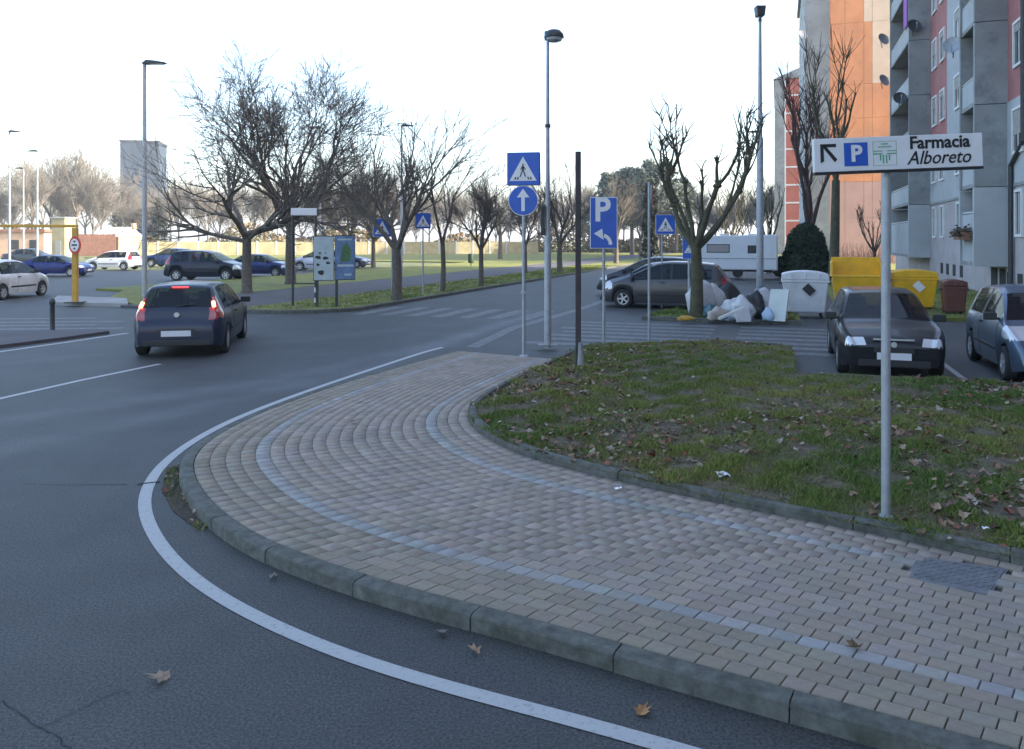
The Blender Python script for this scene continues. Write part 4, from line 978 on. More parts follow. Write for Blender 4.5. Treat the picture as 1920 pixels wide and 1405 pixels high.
# ------------------------------------------------------------------ cars
CARS = {
 # top profile from tail to nose (x,z); cabin marks: rear glass (x0,x1), roof, windscreen (x0,x1); belt; wheels
 'hatch': dict(L=3.84, W=1.66, top=[(-1.92, .40), (-1.915, .62), (-1.89, .72), (-1.84, .76), (-1.80, .98), (-1.76, 1.03), (-1.52, 1.40), (-1.42, 1.455), (-.9, 1.485), (-.2, 1.48), (.15, 1.44), (.42, 1.36), (1.02, .97), (1.12, .93), (1.55, .83), (1.78, .72), (1.88, .6), (1.92, .4)],
     rg=(-1.765, -1.5), ws=(.36, 1.02), belt=(.92, .88), wh=(-1.22, 1.24), wr=.29, side=(-1.35, .85), pil=[(-.62, -.5)], tl=dict(x=(-1.90, -1.56), z=(.76, 1.2)), hl=dict(x=(1.58, 1.9), z=(.56, .76), y=.42)),
 'old_hatch': dict(L=4.1, W=1.68, top=[(-2.05, .42), (-2.045, .7), (-2.0, .8), (-1.92, .92), (-1.85, .98), (-1.35, 1.36), (-1.2, 1.41), (-.5, 1.435), (0, 1.42), (.25, 1.37), (.98, .95), (1.08, .92), (1.6, .84), (1.92, .73), (2.02, .62), (2.05, .4)],
     rg=(-1.86, -1.33), ws=(.22, .99), belt=(.9, .86), wh=(-1.25, 1.27), wr=.29, side=(-1.3, .8), pil=[(-.5, -.38)], tl=dict(x=(-2.04, -1.9), z=(.62, .84)), hl=dict(x=(1.9, 2.045), z=(.58, .735), y=.47)),
 'round_hatch': dict(L=3.75, W=1.66, top=[(-1.87, .42), (-1.865, .7), (-1.82, .86), (-1.74, 1.0), (-1.45, 1.36), (-1.25, 1.47), (-.7, 1.53), (-.1, 1.53), (.25, 1.46), (.5, 1.34), (.98, 1.02), (1.08, .97), (1.45, .86), (1.7, .72), (1.83, .56), (1.87, .4)],
     rg=(-1.74, -1.42), ws=(.32, .99), belt=(.96, .93), wh=(-1.2, 1.22), wr=.29, side=(-1.3, .82), pil=[(-.45, -.33)], tl=dict(x=(-1.85, -1.68), z=(.72, 1.0)), hl=dict(x=(1.22, 1.72), z=(.72, .93), y=.44)),
 'mpv': dict(L=4.4, W=1.82, top=[(-2.2, .42), (-2.19, .75), (-2.14, .95), (-2.05, 1.06), (-1.78, 1.45), (-1.62, 1.55), (-1.0, 1.61), (-.2, 1.62), (.2, 1.57), (.5, 1.46), (1.32, 1.02), (1.42, .98), (1.8, .87), (2.05, .72), (2.17, .56), (2.2, .4)],
     rg=(-2.05, -1.74), ws=(.42, 1.32), belt=(1.0, .93), wh=(-1.33, 1.37), wr=.32, side=(-1.6, 1.1), pil=[(-.32, -.22), (-1.12, -1.02)], tl=dict(x=(-2.18, -1.95), z=(.78, 1.08)), hl=dict(x=(1.75, 2.14), z=(.66, .86), y=.42)),
 'sedan': dict(L=4.35, W=1.72, top=[(-2.17, .42), (-2.165, .75), (-2.12, .93), (-2.0, .97), (-1.62, 1.0), (-1.52, 1.02), (-.98, 1.36), (-.82, 1.4), (-.2, 1.43), (.2, 1.41), (.4, 1.36), (1.12, .97), (1.22, .93), (1.75, .84), (2.02, .72), (2.14, .58), (2.17, .4)],
     rg=(-1.53, -.96), ws=(.36, 1.13), belt=(.92, .87), wh=(-1.28, 1.34), wr=.3, side=(-1.15, .92), pil=[(-.32, -.22)], tl=dict(x=(-2.15, -1.95), z=(.66, .92)), hl=dict(x=(1.75, 2.1), z=(.58, .76), y=.42)),
}
M['bumper'] = mat('matt_black_bumper', (0.012, 0.012, 0.014), 0.75, spec=0.2)
car_paints = {}
def car_paint(c, metal=0.35):
    k = tuple(c)
    if k not in car_paints: car_paints[k] = mat('car_paint', c, 0.35, metal=metal, coat=0.3, spec=0.3, var=0.06, scale=3, dirt=tuple(x * .5 + .03 for x in c), dscale=1.2, damt=0.4)
    return car_paints[k]
mesh_cache = {}
def car_meshes(kind):
    if kind in mesh_cache: return mesh_cache[kind]
    S = CARS[kind]; L, Wd = S['L'], S['W']; top = np.array(S['top'])
    # smooth the top profile a little, sample by arc length
    dd = np.concatenate([[0], np.cumsum(np.linalg.norm(np.diff(top, axis=0), axis=1))]); s = np.linspace(0, dd[-1], 150)
    tx, tz = np.interp(s, dd, top[:, 0]), np.interp(s, dd, top[:, 1])
    for _ in range(3):
        tz[1:-1] = (tz[:-2] + 2 * tz[1:-1] + tz[2:]) / 4; tx[1:-1] = (tx[:-2] + 2 * tx[1:-1] + tx[2:]) / 4
    wr = S['wr']; ra = wr + 0.055
    extra = [w + a for w in S['wh'] for a in np.linspace(-ra, ra, 15)]
    xs = np.unique(np.round(np.concatenate([tx, extra]), 4)); keep = [xs[0]]
    for x in xs[1:]:
        if x - keep[-1] > 0.003: keep.append(x)
    xs = np.array(keep); zt = np.interp(xs, tx, tz)
    b0, b1 = S['belt']; belt = np.interp(xs, [-L / 2, L / 2], [b0, b1]); belt = np.minimum(belt, zt - 0.015)
    e = np.clip((np.abs(xs) - (L / 2 - 0.62)) / 0.62, 0, 1); w = Wd / 2 * (1 - 0.20 * e ** 2.6)
    zb = 0.2 + 0.06 * np.clip((np.abs(xs) - (L / 2 - 0.3)) / 0.3, 0, 1)
    for wx in S['wh']:
        d = ra ** 2 - (xs - wx) ** 2; zb = np.maximum(zb, np.where(d > 0, wr + np.sqrt(np.maximum(d, 0)), 0))
    zb = np.minimum(zb, belt - 0.02)
    low = [(0.0, .945), (.1, .965), (.2, .978), (.32, .99), (.45, 1.0), (.58, 1.0), (.7, .993), (.82, .982), (.92, .967), (1.0, .945)]
    gl = [.06, .2, .4, .6, .8, .9]
    ring = []
    for i in range(len(xs)):
        g_ = max(0.0, zt[i] - belt[i]); R_ = []
        for f, k in low: R_.append((w[i] * k, zb[i] + (belt[i] - zb[i]) * f))
        wb = w[i] * .945; wt = wb - 0.40 * g_ - 0.03
        for f in gl: R_.append((wb + (wt - wb) * (f * .9), belt[i] + g_ * f * .96))
        crown = 0.02 + 0.02 * min(1, g_)
        R_.append((wt - 0.02, zt[i] - crown)); 
        for f in (.9, .7, .45, .2, 0.0): R_.append(((wt - 0.02) * f, zt[i] - crown * f * f))
        ring.append(R_)
    nj = len(ring[0]); NL = len(low); NG = len(gl)
    S['ring'] = (xs, ring, NL)
    full = []
    for i, R_ in enumerate(ring):
        full.append([(xs[i], y, z) for y, z in R_] + [(xs[i], -y, z) for y, z in R_[-2::-1]])
    m = len(full[0]); verts = [v for r in full for v in r]
    parts = {}
    jg0, jg1 = NL, NL + NG - 1                                      # glass faces j in [jg0, jg1)
    jt = NL + NG                                                   # first roof face index (edge of top)
    for i in range(len(xs) - 1):
        xc = (xs[i] + xs[i + 1]) / 2; gh = min(zt[i] - belt[i], zt[i + 1] - belt[i + 1])
        for j in range(m - 1):
            jj = j if j < nj - 1 else m - 2 - j
            side = 'L' if j < nj - 1 else 'R'
            zc = (full[i][j][2] + full[i][j + 1][2] + full[i + 1][j][2] + full[i + 1][j + 1][2]) / 4; yc = abs(full[i][j][1] + full[i][j + 1][1]) / 2
            part = 'body'
            if jj >= jt and S['ws'][0] < xc < S['ws'][1] and zc > belt[i] - .1: part = 'windscreen'
            elif jj >= jt and S['rg'][0] < xc < S['rg'][1]: part = 'rear_window'
            elif jg0 <= jj < jg1 and S['side'][0] < xc < S['side'][1] and gh > 0.10:
                part = 'side_window_' + side
                for a, b in S['pil']:
                    if a < xc < b: part = 'pillar_' + side
                if part.startswith('side'): part += str(sum(xc > b for a, b in S['pil']))
            t, h = S['tl'], S['hl']
            if part == 'body':
                if xc > L / 2 - .3 and zc < .57: part = 'front_bumper'
                elif xc < -L / 2 + .28 and zc < .66: part = 'rear_bumper'
            if part == 'body':
                if t['x'][0] < xc < t['x'][1] and t['z'][0] < zc < t['z'][1] and yc > Wd / 2 * (.66 if kind != 'hatch' else .70): part = 'tail_light_' + side
                if h['x'][0] < xc < h['x'][1] and h['z'][0] < zc < h['z'][1] and yc > h['y']: part = 'headlight_' + side
            parts.setdefault(part, []).append((i * m + j, (i + 1) * m + j, (i + 1) * m + j + 1, i * m + j + 1))
    parts['rear_bumper'] += [tuple(range(m - 1, -1, -1))]; parts['front_bumper'] += [tuple((len(xs) - 1) * m + j for j in range(m))]
    out = {}
    for k, fs in parts.items():
        fs = [f[::-1] for f in fs]
        used = sorted({i for f in fs for i in f}); mp = {a: b for b, a in enumerate(used)}
        mb = MB(); mb.add([verts[i] for i in used], [tuple(mp[i] for i in f) for f in fs]); out[k] = mb
    mesh_cache[kind] = out
    return out
wheel_cache = {}
def wheel_parts(r, style):
    k = (r, style)
    if k not in wheel_cache:
        t = MB(); t.lathe([(r * .62, -.09), (r * .9, -.095), (r * .985, -.075), (r, -.04), (r, .04), (r * .985, .075), (r * .9, .095), (r * .62, .09)], 28, 'Y', caps=False)
        d = MB(); d.lathe([(r * .64, .06), (r * .63, .085), (r * .57, .08), (r * .52, .035), (.02, .03)], 24, 'Y', caps=False)
        for i in range(style):
            a = 2 * math.pi * i / style; Mx = Matrix.Rotation(a, 3, 'Y'); d.box(Mx @ Vector((r * .34, .07, 0)), (r * .5, .03, r * .17), M=Mx)
        d.lathe([(r * .15, .05), (r * .15, .092), (r * .04, .095)], 12, 'Y')
        v = MB(); v.lathe([(r * .6, .036), (r * .6, .04), (.02, .04)], 20, 'Y')
        wheel_cache[k] = (t.build('tyre', M['rubber'], data_only=True, smooth=40), d.build('rim', M['rim'], data_only=True, smooth=35), v.build('brake_disc', M['under'], data_only=True))
    return wheel_cache[k]
built = {}
def car(kind, loc, heading, colr, label, scale=1.0, spokes=6, lit=False, wheel_turn=0.0, metal=0.35, steer=0.0, dz=0.0, group='parked cars'):
    """heading: world angle of the nose"""
    S = CARS[kind]; P_ = car_meshes(kind); e = empty('car', loc, heading); e.scale = (scale,) * 3 if isinstance(scale, (int, float)) else scale; tag(e, label, 'car', group)
    pm = car_paint(colr, metal)
    names = {'body': ('body', pm), 'windscreen': ('windscreen', M['car_glass']), 'rear_window': ('rear_window', M['car_glass'])}
    for k, mb in P_.items():
        if k in names: nm, mm = names[k]
        elif k.startswith('side_window'): nm, mm = 'side_window', M['car_glass']
        elif k.startswith('pillar'): nm, mm = 'door_pillar', M['plastic']
        elif k.endswith('bumper'): nm, mm = k, (M['bumper'] if kind == 'old_hatch' else pm)
        elif k.startswith('tail'): nm, mm = 'tail_light', M['tail']
        else: nm, mm = 'headlight', M['lamp_glass']
        key = (kind, k, mm.name)
        if key not in built: built[key] = mb.build(nm, mm, data_only=True, smooth=(50 if nm in ('body', 'front_bumper', 'rear_bumper') else 60))
        o = link(nm, built[key], e)
        if nm == 'tail_light' and lit:
            ys = 1 if k.endswith('L') else -1
            q = MB(); q.tube([(-1.785, ys * 0.645, 1.02), (-1.72, ys * 0.62, 1.12)], 0.034, 8); q.build('bulb', M['tail_lit'], o, smooth=60)
    L, Wd = S['L'], S['W']; wr = S['wr']; ty, ri, bd_ = wheel_parts(wr, spokes)
    for wx in S['wh']:
        for sd in (1, -1):
            w_ = empty('wheel', (0, 0, 0)); w_.parent = e; w_.location = (wx, sd * (Wd / 2 - 0.10), wr); w_.rotation_euler = (0, 0, (0 if sd > 0 else math.pi) + (steer if wx > 0 else 0))
            link('tyre', ty, w_); link('rim', ri, w_); link('brake_disc', bd_, w_)
    key = (kind, 'under')
    if key not in built:
        u = MB(); u.box((0, 0, .34), (L * .86, Wd * .62, .26)); u.box((0, 0, .36), (S['wh'][1] - S['wh'][0] - 2 * wr - .12, Wd * .9, .24))
        for wx in S['wh']: u.box((wx, 0, .55), (wr * 2.3, Wd * .86, .2))
        built[key] = u.build('underbody', M['under'], data_only=True)
    link('underbody', built[key], e)
    key = (kind, 'seat')
    if key not in built:
        u = MB(); u.box((0, 0, .12), (.5, .5, .22)); u.box((-.27, 0, .42), (.14, .48, .6)); u.box((-.31, 0, .8), (.09, .26, .17)); built[key] = u.build('seat', M['seat'], data_only=True)
        u = MB(); u.box((0, 0, .0), (.4, Wd * .8, .16)); u.box((0, 0, -.2), (.2, Wd * .78, .35)); built[(kind, 'dash')] = u.build('dashboard', M['seat'], data_only=True)
        u = MB(); u.box((0, 0, 0), (L * .6, Wd * .86, .04)); built[(kind, 'floor')] = u.build('cabin_floor', M['under'], data_only=True)
        xs_, rg_, NL_ = S['ring']; built[(kind, 'seam')] = []
        for x in [S['side'][1] + .02] + [(a + b) / 2 for a, b in S['pil']]:
            i = int(np.argmin(np.abs(xs_ - x))); j0 = 0
            for sd in (1, -1):
                u = MB(); u.tube([(xs_[i], sd * (rg_[i][j][0] + .0005), rg_[i][j][1]) for j in range(1, NL_)], .004, 4); built[(kind, 'seam')].append(u.build('door_seam', M['under'], data_only=True))
    hgt = S['belt'][0]
    for sx in (.25, -.6):
        for sd in (1, -1): link('seat', built[(kind, 'seat')], e, (sx - .05, sd * Wd * .22, hgt - .52))
    link('dashboard', built[(kind, 'dash')], e, (S['ws'][1] - .28, 0, hgt - .1)); link('cabin_floor', built[(kind, 'floor')], e, (-.3, 0, hgt - .5))
    for q_ in built[(kind, 'seam')]: link('door_seam', q_, e)
    for sd in (1, -1):
        q = MB(); q.box((S['ws'][1] - .28, sd * (Wd / 2 + .06), S['belt'][1] + .1), (.1, .2, .13)); q.box((S['ws'][1] - .25, sd * (Wd / 2 - .05), S['belt'][1] + .06), (.06, .14, .04)); q.build('door_mirror', M['plastic'], e, bevel=0.03)
        for hx in ((-.28,) if len(S['pil']) < 2 else (.0, -.95)):
            q = MB(); q.box((hx, sd * (Wd / 2 * .985 + .012), S['belt'][0] - .1), (.17, .03, .035)); q.build('door_handle', M['plastic'], e, bevel=0.01)
        q = MB(); q.box((0.0, sd * (Wd / 2 - .005), .48), (S['wh'][1] - S['wh'][0] - 2 * wr - .3, .02, .06)); q.build('side_trim', M['plastic'], e, bevel=0.008)
    q = MB(); q.box((-L / 2 - .006, 0, .5), (.012, .52, .115)); q.build('number_plate', M['plate'], e)
    q = MB(); q.box((L / 2 + .008, 0, .42), (.012, .52, .115)); q.build('number_plate', M['plate'], e)
    q = MB(); q.box((L / 2 - .02, 0, .52), (.06, .62, .1)); q.build('grille', M['plastic'], e, bevel=0.01)
    q = MB(); q.box((L / 2 - .03, 0, .3), (.07, Wd * .66, .13)); q.build('front_bumper_vent', M['plastic'], e, bevel=0.02)
    q = MB(); q.box((-L / 2 + .03, 0, .31), (.07, Wd * .72, .13)); q.build('rear_bumper_trim', M['plastic'], e, bevel=0.02)
    return e
def ang(v): return math.atan2(v.y, v.x)
AU, AV = ang(U), ang(V)
# the moving car, seen from behind
rc = gp(335, 668); hd = R(101); 
c = car('hatch', (rc.x + math.cos(hd) * 1.55, rc.y + math.sin(hd) * 1.55 + 0.1, 0), hd, (0.012, 0.02, 0.045), 'dark blue grey hatchback driving away with its brake lights on', (1.03, 1.05, 0.965), 8, metal=0.15, lit=True, group='moving traffic')
q = MB(); q.box((-1.535, 0, 1.41), (.03, .3, .028)); q.build('brake_strip', M['tail_red_lit'], c, bevel=0.01)
q = MB(); q.lathe([(.05, -.012), (.045, .012)], 16, 'X', (-1.855, 0, .87)); q.build('badge', M['rim'], c)
for sd in (1, -1):
    q = MB(); q.box((-1.90, sd * .5, .545), (.03, .22, .022)); q.build('reflector', M['tail'], c)
q = MB(); q.tube([(-1.79, 0.05, 1.04), (-1.76, -.3, 1.08)], .012, 6); q.build('wiper', M['plastic'], c)
q = MB(); q.box((-1.919, 0, .5), (.012, .62, .16)); q.build('plate_recess', M['plastic'], c)
# right-hand car park, nose towards the camera
f1 = gp(1668, 706); c11 = Vector((f1.x, f1.y, 0)) + U * 1.45
c = car('old_hatch', c11, AU + math.pi, (0.005, 0.0055, 0.008), 'black older hatchback parked facing the lawn behind the sign pole', 0.98, 7, metal=0.0)
q = MB(); q.box((2.0, 0, .69), (.03, .62, .025)); q.build('chrome_strip', M['rim'], c)
q = MB(); q.lathe([(.05, -.01), (.045, .01)], 14, 'X', (2.045, -.0, .61)); q.build('badge', M['rim'], c)
car('round_hatch', c11 + V * 2.5 - U * 0.1, AU + math.pi, (0.09, 0.13, 0.18), 'blue grey rounded hatchback cut off by the right edge', 0.98, 7, metal=0.5)
# row beside the main road
f8 = gp(1175, 574); front = Vector((f8.x, f8.y, 0))
cm = front + V * 1.37
car('mpv', cm, AV + math.pi, (0.075, 0.073, 0.075), 'grey people carrier parked nose to the road behind the crossing sign', 0.98, 5, metal=0.6)
car('hatch', cm + U * 2.8 - V * 0.75, AV + math.pi, (0.16, 0.18, 0.22), 'silver hatchback beside the grey people carrier, second in the row', 1.0, 6)
car('mpv', cm + U * 5.6 - V * 1.3, AV + math.pi, (0.04, 0.045, 0.065), 'dark people carrier third in the row beside the main road', 1.0, 6)
# left car park
car('round_hatch', Vector((-20.2, 31.8, 0)), R(88), (0.5, 0.52, 0.55), 'white hatchback cut off by the left edge beside the yellow barrier', 1.0, 6, metal=0.0)
def at(px, py, **k): p = gp(px, py); return Vector((p.x, p.y, 0))
car('sedan', at(92, 519) + Vector((0, .8, 0)), R(2), (0.012, 0.022, 0.13), 'royal blue saloon behind the yellow barrier post', 0.95, 6)
car('hatch', at(166, 512) + Vector((-1.2, 6, 0)), R(175), (0.55, 0.56, 0.58), 'white car half hidden behind the blue saloon and barrier post', 1.0, 6, metal=0.0)
car('sedan', at(20, 498) + Vector((0, 3, 0)), R(5), (0.03, 0.045, 0.06), 'dark teal car at the back of the car park by the left edge', 1.05, 6)
car('hatch', at(380, 527) + Vector((0, .8, 0)), R(-4), (0.012, 0.015, 0.03), 'black hatchback parked left of the forked tree trunk', 1.16, 6)
car('sedan', at(318, 501) + Vector((0, .8, 0)), R(178), (0.025, 0.05, 0.14), 'mid blue car facing left behind the black hatchback', 1.12, 6)
car('sedan', at(478, 520) + Vector((0, 1.0, 0)), R(-6), (0.02, 0.03, 0.12), 'dark blue saloon between the two big tree trunks', 1.0, 6)
car('mpv', at(595, 508) + Vector((0, 1.0, 0)), R(182), (0.45, 0.48, 0.56), 'pale silver car behind the street name sign', 1.0, 6, metal=0.2)
car('sedan', at(640, 503) + Vector((0, 1.5, 0)), R(-8), (0.1, 0.12, 0.2), 'silver blue saloon poking out right of the notice board', 0.95, 6)
for i, (px, c_) in enumerate(((770, (0.4, 0.4, 0.42)), (858, (0.2, 0.05, 0.05)), (968, (0.1, 0.15, 0.4)), (1000, (0.5, 0.5, 0.52)))):
    car('hatch' if i % 2 else 'sedan', at(px, 472.5), R(0 if i % 2 else 180), c_, ['pale car tiny in the distance left of the far trees', 'dark red car tiny in the distance between young trees', 'bright blue car tiny in the distance left of the lamp post', 'white car tiny in the distance beside the lamp post'][i], 1.0, 6)

# ------------------------------------------------------------------ bins, caravan, rubbish
def big_bin(px, py, m, label, z=0.0, w=1.28, d=0.95, h=1.38, rz=None, lid='hump', open_=False, hole=True):
    p = gp(px, py, z); e = empty('wheelie_bin', (p.x, p.y + d / 2, z), (ang(V) if rz is None else rz)); tag(e, label, 'bin', 'recycling bins')
    hb = h * 0.76; w0, d0 = w * .84, d * .78
    b = MB(); b.add([(-w0 / 2, -d0 / 2, .15), (w0 / 2, -d0 / 2, .15), (w0 / 2, d0 / 2, .15), (-w0 / 2, d0 / 2, .15), (-w / 2, -d / 2, hb), (w / 2, -d / 2, hb), (w / 2, d / 2, hb), (-w / 2, d / 2, hb)],
                    [(3, 2, 1, 0), (4, 5, 6, 7), (0, 1, 5, 4), (1, 2, 6, 5), (2, 3, 7, 6), (3, 0, 4, 7)]); b.build('tub', m, e, bevel=0.04)
    r = MB(); r.box((0, 0, hb + .03), (w * 1.05, d * 1.05, .07)); r.build('rim', m, e, bevel=0.015)
    if open_:
        l = MB(); l.box((0, d / 2 - .05, hb + .33), (w, .06, .6)); l.build('lid', m, e, bevel=0.02)
        for sx in (-1, 1):
            s_ = MB(); s_.prism([(sx * w / 2 - .03, -d / 2), (sx * w / 2 + .03, -d / 2), (sx * w / 2 + .03, d / 2), (sx * w / 2 - .03, d / 2)], hb + .066, hb + .5); s_.build('side_wing', m, e, bevel=0.02)
    else:
        l = MB(); n_ = 8; pts = [(-w / 2 * 1.04, hb + .066)] + [(-w / 2 * 1.02 + w * 1.02 * i / n_, hb + .1 + (h - hb - .1) * math.sin(math.pi * (.12 + .76 * i / n_)) ** .5) for i in range(n_ + 1)] + [(w / 2 * 1.04, hb + .066)]
        l.xprism(pts, -d / 2 * 1.02, d / 2 * 1.02); l.build('lid', m, e, bevel=0.03)
        for k in (-1, 0, 1):
            rb_ = MB(); rb_.box((k * w * .3, -d / 2 * 1.02, hb + .17), (.05, .05, .16)); rb_.build('lid_rib', m, e, bevel=0.01)
    for sx in (-1, 1):
        for sy in (-1, 1):
            wv = MB(); wv.lathe([(.02, -.035), (.09, -.03), (.1, 0), (.09, .03), (.02, .035)], 12, 'X', (sx * w0 * .42, sy * d0 * .4, .1)); wv.build('caster', M['rubber'], e, smooth=40)
        tr = MB(); tr.tube([(sx * w / 2, 0, hb - .04), (sx * (w / 2 + .1), 0, hb - .04)], .03, 8); tr.build('lifting_pin', M['dark_metal'], e)
    if hole:
        s_ = MB(); s_.box((w * .08, -d / 2 * .93 - .05, hb * .8), (.3, .02, .24), M=Matrix.Rotation(R(45), 3, 'Y')); s_.build('sticker', M['black_ink'] if hole == 'dark' else M['white_sign'], e)
    return e
big_bin(1520, 597, M['white_bin'], 'white plastic recycling bin with a dark diamond mark', hole='dark')
big_bin(1618, 585, M['yellow_bin'], 'yellow bin with its lid open behind the black car', z=0.0, w=1.5, h=1.45, open_=True, hole=False)
big_bin(1726, 586, M['yellow_bin'], 'yellow bin with a pale sticker and wavy closed lid', hole='pale', h=1.35)
e = big_bin(1800, 596, M['brown_bin'], 'narrow brown bin right of the yellow bins', w=0.62, d=0.7, h=1.12, hole=False)

cp = gp(1386, 521, 0.1); e = empty('caravan', (cp.x, cp.y + 1.0, 0.1), ang(V) + R(2)); tag(e, 'white touring caravan with two small windows', 'caravan')
prof = [(-2.35, .45), (-2.45, 1.2), (-2.4, 1.75), (-1.75, 2.35), (-1.4, 2.45), (2.35, 2.5), (2.4, 2.4), (2.42, .45)]
mb = MB(); mb.xprism(prof, -1.05, 1.05); mb.build('shell', M['caravan'], e, bevel=0.07)
for x0, x1, z0, z1, mm in ((-1.55, -0.25, 1.45, 1.95, 'blind'), (.75, 1.5, 1.42, 1.88, 'brown_metal')):
    mb = MB(); mb.box(((x0 + x1) / 2, -1.06, (z0 + z1) / 2), (x1 - x0, .03, z1 - z0)); wn = mb.build('window', M['dark_metal'], e, bevel=.02)
    mb = MB(); mb.box(((x0 + x1) / 2, -1.08, (z0 + z1) / 2), (x1 - x0 - .1, .02, z1 - z0 - .1)); mb.build('pane', M[mm], wn)
mb = MB(); mb.box((2.36, -1.06, 1.4), (.05, .04, 1.9)); mb.build('corner_trim', M['card'], e)
mb = MB(); mb.box((0, -1.06, 1.12), (4.6, .02, .05)); mb.build('side_moulding', M['galv'], e)
for sd in (-1, 1):
    mb = MB(); mb.lathe([(.05, -.08), (.28, -.08), (.3, 0), (.28, .08), (.05, .08)], 18, 'Y', (.2, sd * .9, .3)); mb.build('wheel', M['rubber'], e, smooth=40)
mb = MB(); mb.box((0, 0, .42), (4.3, 1.7, .14)); mb.build('chassis', M['under'], e)
mb = MB(); mb.tube([(-2.3, .5, .42), (-3.5, 0, .45)], .04, 6); mb.tube([(-2.3, -.5, .42), (-3.5, 0, .45)], .04, 6); mb.build('drawbar', M['galv'], e)
for x in (-.6, 1.0):
    mb = MB(); mb.box((x, 0, 2.52), (.45, .45, .1)); mb.build('roof_vent', M['white_trim'], e, bevel=.03)
cw = gp(1291, 505, 0.0)
# blob-like rubbish bags
def bag(px, py, z, sx, sy, sz, m, label, seed, name='rubbish_bag', cat='rubbish bag'):
    rr = random.Random(seed); bm = bmesh.new(); bmesh.ops.create_icosphere(bm, subdivisions=3, radius=1)
    ph = [rr.uniform(0, 6.28) for _ in range(6)]
    for v in bm.verts:
        c = v.co; k = 1 + .13 * math.sin(4 * c.x + ph[0]) * math.sin(3.5 * c.y + ph[1]) + .1 * math.sin(7 * c.z + 5 * c.x + ph[2]) + .05 * math.sin(13 * c.y + ph[3] + 9 * c.x)
        tp = 1.0 - .2 * max(0, c.z) ** 2
        v.co = Vector((c.x * sx * k * tp, c.y * sy * k * tp, max(-.45, c.z) * sz * k + .45 * sz))
    zmin = min(v.co.z for v in bm.verts)
    for v in bm.verts: v.co.z -= zmin
    me = bpy.data.meshes.new(name); bm.to_mesh(me); bm.free(); me.materials.append(m)
    me.polygons.foreach_set('use_smooth', [True] * len(me.polygons)); p = gp(px, py, z)
    o = link(name, me, None, (p.x, p.y + sy, z), rr.uniform(-.5, .5)); tag(o, label, cat, 'dumped rubbish'); return o
bag(1318, 592, .09, .42, .32, .68, M['bag_white'], 'upright white rubbish bag by the pollarded trunk', 1)
bag(1340, 588, .09, .42, .34, .55, M['bag_white'], 'second white rubbish bag leaning right of the first', 2)
bag(1334, 597, .09, .2, .16, .27, M['bag_teal'], 'small teal rubbish bag in front of the white bags', 3)
bag(1352, 601, .09, .42, .2, .22, M['card'], 'flattened tan sack lying at the front of the heap', 4)
bag(1420, 601, .09, .36, .3, .5, M['bag_black'], 'round black rubbish bag in the middle of the heap', 5)
bag(1398, 602, .09, .36, .24, .42, M['bag_white'], 'crumpled pale bag left of the black bag', 6)
bag(1443, 603, .09, .17, .13, .24, M['bag_blue'], 'pale blue plastic bag at the foot of the leaning board', 7)
bag(1412, 606, .0, .12, .1, .12, M['bag_blue'], 'little blue white bag lying on the kerb', 8)
bag(1372, 583, .09, .42, .36, .55, M['bag_black'], 'dark rubbish bag at the back of the heap', 9)
bag(1378, 598, .09, .34, .24, .36, M['bag_white'], 'low white bag in the middle of the heap, left of the white sheet', 11)
bag(1432, 588, .09, .38, .3, .5, M['bag_white'], 'bulging white bag at the back of the heap before the leaning board', 12)
bag(1366, 603, .05, .2, .14, .2, M['bag_blue'], 'small bluish bag at the front left of the heap', 13)
bag(1288, 602, .09, .25, .12, .09, M['yellow'], 'crushed yellow packaging on the grass beside the trunk', 10, 'crushed_packaging', 'litter')
def panel(px, py, z, w, h, th, rx, rz, m, label, name):
    p = gp(px, py, z); mb = MB(); mb.box((0, 0, h / 2), (w, th, h)); o = mb.build(name, m, None, (p.x, p.y, z), bevel=.006); o.rotation_euler = (rx, 0, rz); tag(o, label, 'rubbish', 'dumped rubbish'); return o
panel(1455, 603, .09, .5, .92, .07, R(-24), R(-35), M['board'], 'pale greenish board leaning against the white bin', 'leaning_board')
panel(1472, 600, .09, .4, .85, .05, R(-10), R(50), M['card'], 'brown board behind the pale leaning board', 'leaning_board')
panel(1398, 586, .15, .95, .5, .12, R(-62), R(8), M['card'], 'grey brown cushion slab lying on top of the heap', 'old_cushion')
o = panel(1372, 590, .35, .75, .07, .06, R(0), R(12), M['white_trim'], 'white plank slanting across the heap', 'plank'); o.rotation_euler = (0, R(-22), R(8))
panel(1395, 604, .09, .42, .46, .04, R(-24), R(10), M['bag_white'], 'white sheet propped at the front of the heap', 'white_sheet')

